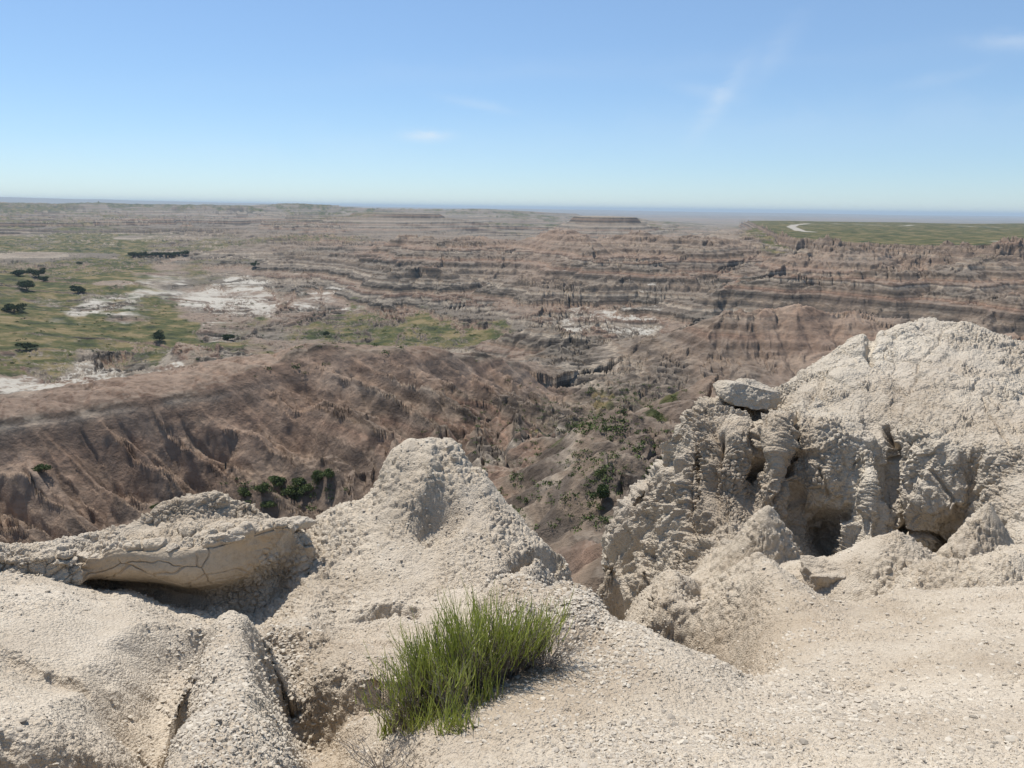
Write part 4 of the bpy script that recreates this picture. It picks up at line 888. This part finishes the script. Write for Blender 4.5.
def plain(name, col, col2, rough=.7, scale=40, trans=0.):
    m_, nt, b = newmat(name); geo = N(nt, 'ShaderNodeNewGeometry'); n_ = N(nt, 'ShaderNodeTexNoise', i_Scale=scale, i_Detail=2.0); nt.links.new(geo.outputs['Position'], n_.inputs['Vector'])
    rnd = math_(nt, 'ADD', math_(nt, 'MULTIPLY', geo.outputs['Random Per Island'], .6), math_(nt, 'MULTIPLY', n_.outputs['Fac'], .4))
    cc = ramp(nt, [(.15, col), (.85, col2)], rnd); nt.links.new(cc, b.inputs['Base Color']); b.inputs['Roughness'].default_value = rough
    if trans:
        tr_ = N(nt, 'ShaderNodeBsdfTranslucent'); nt.links.new(cc, tr_.inputs['Color']); mx = N(nt, 'ShaderNodeMixShader'); mx.inputs[0].default_value = trans
        nt.links.new(b.outputs[0], mx.inputs[1]); nt.links.new(tr_.outputs[0], mx.inputs[2]); nt.links.new(mx.outputs[0], nt.nodes['Material Output'].inputs['Surface'])
    return m_
M_leaf = plain('bush_leaf', (.34, .40, .07), (.66, .68, .26), .6, 9, .5)
M_dry = plain('dry_leaf', (.22, .17, .08), (.34, .27, .14), .8)
M_twig = plain('grey_twig', (.17, .145, .12), (.36, .32, .28), .85)
def near_z(x_, y_):
    return float(near_base(np.array([x_]), np.array([y_]))[0])
def bush():
    c0 = at(452, 712, 2.86)
    root = empty('bush', (0, 0, 0)); root.location = (c0[0], c0[1], near_z(c0[0], c0[1]))
    off = np.array(root.location)
    # clumps: px, py of foot, range, height, spread, lean to the right, count
    CL = [(420, 712, 2.95, .33, .10, -.11, 150), (438, 706, 3.0, .42, .09, -.06, 190), (458, 700, 3.0, .46, .10, .0, 230), (474, 690, 3.05, .36, .11, .05, 170), (492, 680, 3.12, .43, .10, .07, 190), (508, 670, 3.2, .36, .10, .11, 170), (524, 660, 3.28, .37, .09, .14, 160),
          (404, 716, 3.0, .24, .09, -.12, 90), (452, 714, 2.82, .28, .08, .0, 110), (470, 668, 3.3, .44, .11, .0, 130), (428, 690, 3.15, .38, .10, -.08, 110)]
    TB, TT, TBd, LB, LT, LBd, DB, DT, DBd = [[] for _ in range(9)]
    for px_, py_, r_, hgt, spr, lean, cnt in CL:
        hgt *= rng.uniform(.95, 1.2)
        cc = at(px_, py_, r_); cc[2] = near_z(cc[0], cc[1]) - .01
        cnt = int(cnt * 1.0)
        # woody main stems fan out from the foot
        k = cnt // 2
        an = rng.uniform(0, 6.28, k); rad = rng.uniform(0, .05, k); b0 = cc + np.stack([rad * np.cos(an), rad * np.sin(an), 0 * an], -1)
        sp = spr * np.sqrt(rng.uniform(0, 1, k)) * 1.0; h_ = hgt * rng.uniform(.45, .78, k)
        t0 = b0 + np.stack([sp * np.cos(an) + lean * rng.uniform(.5, 1, k) * .8, sp * np.sin(an), h_], -1)
        TB.append(b0); TT.append(t0); TBd.append(rng.normal(0, .012, (k, 3)) + np.stack([-.2 * sp * np.cos(an), -.2 * sp * np.sin(an), .02 + 0 * an], -1))
        # green upright shoots starting along the stems
        m2 = int(cnt * 1.0); i = rng.integers(0, k, m2); t = rng.uniform(.5, 1.0, m2)[:, None]
        s0 = b0[i] * (1 - t) + t0[i] * t + rng.normal(0, .012, (m2, 3))
        ln = hgt * rng.uniform(.12, .42, m2)
        dr = np.stack([rng.normal(0, .24, m2) + lean * .9 + (t0[i] - b0[i])[:, 0] * .8, rng.normal(0, .14, m2) + (t0[i] - b0[i])[:, 1] * .5, np.ones(m2)], -1); dr /= np.linalg.norm(dr, axis=1, keepdims=True)
        LB.append(s0); LT.append(s0 + dr * ln[:, None]); LBd.append(rng.normal(0, .006, (m2, 3)))
        # dry leaves and grey twigs low down
        m3 = cnt; i = rng.integers(0, k, m3); t = rng.uniform(.02, .6, m3)[:, None]
        s0 = b0[i] * (1 - t) + t0[i] * t; dr = rng.normal(0, .6, (m3, 3)) + np.array([lean, 0, 1.0]); dr /= np.linalg.norm(dr, axis=1, keepdims=True)
        DB.append(s0); DT.append(s0 + dr * rng.uniform(.04, .13, m3)[:, None]); DBd.append(rng.normal(0, .008, (m3, 3)))
    # low front shoots, green from the ground
    for px_, py_, r_ in ((395, 716, 3.05), (412, 726, 2.85), (432, 722, 2.8), (446, 742, 2.62), (452, 734, 2.68), (476, 712, 2.85), (404, 700, 3.15), (424, 735, 2.72), (384, 725, 3.05), (490, 705, 2.9), (463, 742, 2.6)):
        cc = at(px_, py_, r_); cc[2] = near_z(cc[0], cc[1]) - .005; m2 = 26
        s0 = cc + rng.normal(0, .022, (m2, 3)) * np.array([1, 1, .1]); dr = rng.normal(0, .25, (m2, 3)) + np.array([0, 0, 1]); dr /= np.linalg.norm(dr, axis=1, keepdims=True)
        LB.append(s0); LT.append(s0 + dr * rng.uniform(.05, .17, m2)[:, None]); LBd.append(rng.normal(0, .006, (m2, 3)))
        DB.append(s0[:16]); DT.append(s0[:16] + dr[:16] * rng.uniform(.02, .06, 16)[:, None]); DBd.append(rng.normal(0, .006, (16, 3)))
    def put(name, B, T, D, w0, w1, mat, seg):
        B, T, D = map(np.concatenate, (B, T, D)); k = len(B)
        V, F, _ = stems(B - off, T - off, D, np.full(k, w0) * rng.uniform(.6, 1.3, k), np.full(k, w1), seg)
        return mesh_np(name, V, F, mat, root)
    put('stem', TB, TT, TBd, .0024, .0010, M_twig, 5); put('twig', DB, DT, DBd, .0012, .0006, M_twig, 2)
    put('leaves', LB, LT, LBd, .0025, .0007, M_leaf, 4)
    dd = put('dry_leaf', [DB[j][::2] for j in range(len(DB))], [DT[j][::2] + .01 for j in range(len(DB))], [DBd[j][::2] for j in range(len(DB))], .0018, .0007, M_dry, 2)
    tag(root, 'green broom like bush with grey woody stems growing on the gravel slope', 'bush')
bush()
def dead_shrub(px_, py_, r_, k, hgt, label, seed):
    g = np.random.default_rng(seed); cc = at(px_, py_, r_); cc[2] = near_z(cc[0], cc[1]) - .01
    B = []; T = []; D = []
    for i in range(k):
        an = g.uniform(0, 6.28); b0 = np.array([.02 * math.cos(an), .02 * math.sin(an), 0]); l = hgt * g.uniform(.5, 1.1)
        t0 = b0 + np.array([math.cos(an) * l * .75, math.sin(an) * l * .75, l * g.uniform(.35, 1)]); bd = g.normal(0, .02, 3)
        B.append(b0); T.append(t0); D.append(bd)
        for j in range(4):
            t = g.uniform(.25, .9); p = b0 * (1 - t) + t0 * t + bd * 4 * t * (1 - t)
            B.append(p); T.append(p + (t0 - b0) * g.uniform(.15, .4) + g.normal(0, .03, 3)); D.append(g.normal(0, .006, 3))
    B, T, D = map(np.array, (B, T, D))
    V, F, _ = stems(B, T, D, np.full(len(B), .0022), np.full(len(B), .0007), 5)
    o = mesh_np('dead_shrub', V, F, M_twig); o.location = cc
    return tag(o, label, 'dead shrub')
dead_shrub(382, 762, 2.5, 15, .17, 'bare brown twiggy shrub at the foot of the green bush', 4)
dead_shrub(546, 662, 3.3, 70, .27, 'tangle of dry grey twigs at the uphill end of the green bush', 5)

# trees and shrubs of the valley: px, py of foot, range guess, height, kind
M_jun = plain('juniper_leaf', (.028, .046, .016), (.075, .10, .034), .8, 2)
M_shrub = plain('shrub_leaf', (.045, .068, .022), (.13, .155, .05), .8, 2)
M_bark = plain('bark', (.10, .075, .055), (.16, .13, .10), .9)
def on_far(px_, py_, lo=60, hi=6000):
    """walk along the view ray and stop where it meets the valley sheet"""
    d_ = ray(px_, py_); d_ = d_ / math.hypot(d_[0], d_[1]); r_ = lo
    while r_ < hi:
        p = d_ * r_
        if p[2] < far_z(p[0], p[1]): break
        r_ *= 1.004
    return np.array([p[0], p[1], far_z(p[0], p[1])])
def tree(name, p, hgt, wid, seed, label, cat, group, mat, trunk=True):
    g = np.random.default_rng(seed); root = empty(name, p)
    lobes = [(g.normal(0, .22, 3) * np.array([wid, wid, hgt * .6]) + np.array([0, 0, hgt * .55]), g.uniform(.28, .5)) for _ in range(9)]
    C = []
    for c_, s in lobes:
        q = g.normal(size=(240, 3)); q /= np.linalg.norm(q, axis=1, keepdims=True); q *= g.uniform(.5, 1.05, (240, 1))
        C.append(c_ + q * s * np.array([wid * .75, wid * .75, hgt * .6]))
    C = np.concatenate(C); C[:, 2] = np.abs(C[:, 2]) * .98 + .04 * hgt
    k = len(C); s = wid * g.uniform(.022, .06, k)
    a = g.normal(size=(k, 3)); a /= np.linalg.norm(a, axis=1, keepdims=True); b_ = np.cross(a, g.normal(size=(k, 3))); b_ /= np.linalg.norm(b_, axis=1, keepdims=True)
    V = np.stack([C + a * s[:, None], C + b_ * s[:, None] * .8, C - a * s[:, None], C - b_ * s[:, None] * .8], 1).reshape(-1, 3)
    mesh_np('crown' if trunk else 'foliage', V, np.arange(k * 4).reshape(k, 4), mat, root, smooth=False)
    B = np.zeros((5, 3)); B[:, 2] = -.2; T = g.normal(0, .18, (5, 3)) * np.array([wid, wid, 0]) + np.array([0, 0, hgt * .6]); T[0] = (0, 0, hgt * .75)
    V, F, _ = stems(B, T, g.normal(0, .03, (5, 3)) * wid, np.array([.06, .04, .04, .03, .03]) * wid, np.full(5, .01 * wid), 4)
    mesh_np('trunk' if trunk else 'stem', V, F, M_bark, root)
    return tag(root, label, cat, group)
tree('juniper_tree', on_far(602, 508), 2.1, 1.9, 1, 'round dark juniper standing alone in the side valley', 'tree', None, M_jun)
TR = [(160, 341, 11, 13, 'dark round tree alone at the middle of the near green flat'), (27, 351, 7, 12, 'small dark tree in the grass at the left edge of the near green flat'),
      (14, 312, 7, 14, 'wide dark tree nearest the left edge above the grassy flat'), (27, 291, 8, 14, 'low dark tree behind the pale bare patch at far left'),
      (78, 294, 7, 13, 'dark tree left of the black outcrop on the far flat'), (18, 276, 5, 16, 'wide tree left of the tallest tree below the far grey mound'),
      (39, 277, 8, 10, 'tallest dark tree below the far grey mound'), (44, 282, 6, 8, 'dark tree just in front of the tallest one below the far grey mound'),
      (79, 265, 3, 5, 'lone small tree on the far meadow'), (255, 267, 5, 6, 'lone dark tree on the pale line of the far flat'), (326, 337, 7, 6, 'dark tree at the right end of the green strip'),
      (228, 340, 6, 14, 'spreading grey green tree at the right of the near flat')]
for i, (px_, py_, h_, w_, lab) in enumerate(TR):
    p_ = on_far(px_, py_, 380); k_ = np.hypot(p_[0], p_[1]) / FPX
    tree('tree', p_, h_ * k_ * .9, w_ * k_ * .85, 20 + i, lab, 'tree', 'dark trees on the valley flats', M_jun)
for i in range(10):
    p_ = on_far(134 + i * 5.6 + rng.uniform(-1, 1), 257.5 - .15 * i, 1150); k_ = np.hypot(p_[0], p_[1]) / FPX
    tree('tree', p_, rng.uniform(3, 4.5) * k_, rng.uniform(6, 8) * k_, 60 + i, ['leftmost tree', 'second tree from the left', 'third tree from the left', 'fourth tree from the left', 'fifth tree from the left', 'fifth tree from the right', 'fourth tree from the right', 'third tree from the right', 'second tree from the right', 'rightmost tree'][i] + ' of the dark tree row across the far meadow', 'tree', 'tree row across the far meadow', M_jun)
SH = [(245, 500, 'dark green shrub at the left end of the thicket below the red ridge'), (262, 496, 'bushy shrub in the thicket below the red ridge'), (272, 510, 'low shrub in the shade behind the dome shoulder'), (290, 498, 'shrub in the middle of the thicket below the red ridge'),
      (300, 487, 'upper shrub of the thicket under the red slope'), (318, 486, 'bright green shrub left of the pale dome'), (330, 480, 'green shrub nearest the pale dome'), (42, 475, 'dark shrub on the shaded bluff of the red ridge'),
      (158, 512, 'grey green shrub beneath the dark cut in the ridge'), (278, 490, 'small shrub at the top of the thicket'), (306, 496, 'shrub at the right foot of the thicket')]
for i, (px_, py_, lab) in enumerate(SH):
    tree('shrub', on_far(px_, py_, 60), rng.uniform(1.8, 3.0), rng.uniform(2.6, 4.4), 90 + i, lab, 'shrub', 'shrubs at the foot of the red ridge', M_shrub, False)
# uncountable low brush in the side valley and on the flats
def brush(n_, boxes, sz, seed):
    g = np.random.default_rng(seed); C = []
    for (x0, y0, x1, y1, k, s) in boxes:
        for _ in range(k):
            a = g.normal(0, .33, 2); p = on_far((x0 + x1) / 2 + a[0] * (x1 - x0), (y0 + y1) / 2 + a[1] * (y1 - y0), 55)
            s_ = s * g.uniform(.4, 1.1); q = g.normal(0, 1, (38, 3)) * np.array([s_, s_, s_ * .55]) * .5; q[:, 2] = np.abs(q[:, 2]); C.append(np.c_[p + q, np.full(38, s_ * .16)])
    C = np.concatenate(C); k = len(C); a = g.normal(size=(k, 3)); a /= np.linalg.norm(a, axis=1, keepdims=True); b_ = np.cross(a, g.normal(size=(k, 3))); b_ /= np.linalg.norm(b_, axis=1, keepdims=True)
    s = C[:, 3:4]; C = C[:, :3]
    V = np.stack([C + a * s, C + b_ * s, C - a * s, C - b_ * s], 1).reshape(-1, 3)
    return V, np.arange(k * 4).reshape(k, 4)
V, F = brush(0, [(560, 410, 620, 440, 40, 1.2), (590, 385, 650, 405, 30, 1.4), (640, 420, 700, 475, 60, .9), (560, 440, 640, 500, 60, .7), (575, 500, 620, 530, 26, .7), (480, 470, 560, 520, 60, .7), (0, 290, 330, 350, 260, 1.6), (330, 322, 470, 345, 80, 1.6), (460, 400, 620, 470, 120, .9), (520, 380, 680, 420, 70, 1.0), (240, 485, 340, 505, 60, 1.3), (650, 470, 700, 500, 20, .8)], 1, 5)
br = mesh_np('undergrowth', V, F, M_shrub, smooth=False); tag(br, 'low green brush dotted over the valley', 'undergrowth', kind='stuff')
print('plants', time.time() - T0)

# ================================================================== haze
def haze():
    x0, x1, y0, y1, z0, z1 = -66000, 66000, -66000, 66000, -240, 90
    V = [(x, y, z) for z in (z0, z1) for y in (y0, y1) for x in (x0, x1)]
    F = [(0, 2, 3, 1), (4, 5, 7, 6), (0, 1, 5, 4), (2, 6, 7, 3), (0, 4, 6, 2), (1, 3, 7, 5)]
    m_ = bpy.data.materials.new('haze_air'); m_.use_nodes = True; nt = m_.node_tree; nt.nodes.clear()
    o_ = nt.nodes.new('ShaderNodeOutputMaterial'); pv = nt.nodes.new('ShaderNodeVolumePrincipled')
    pv.inputs['Color'].default_value = (.66, .80, .91, 1); pv.inputs['Density'].default_value = 5.8e-5; pv.inputs['Anisotropy'].default_value = .0
    nt.links.new(pv.outputs[0], o_.inputs['Volume'])
    o = mesh_np('haze', np.array(V), np.array(F), m_, smooth=False); tag(o, kind='stuff')
haze()
print('done', time.time() - T0)
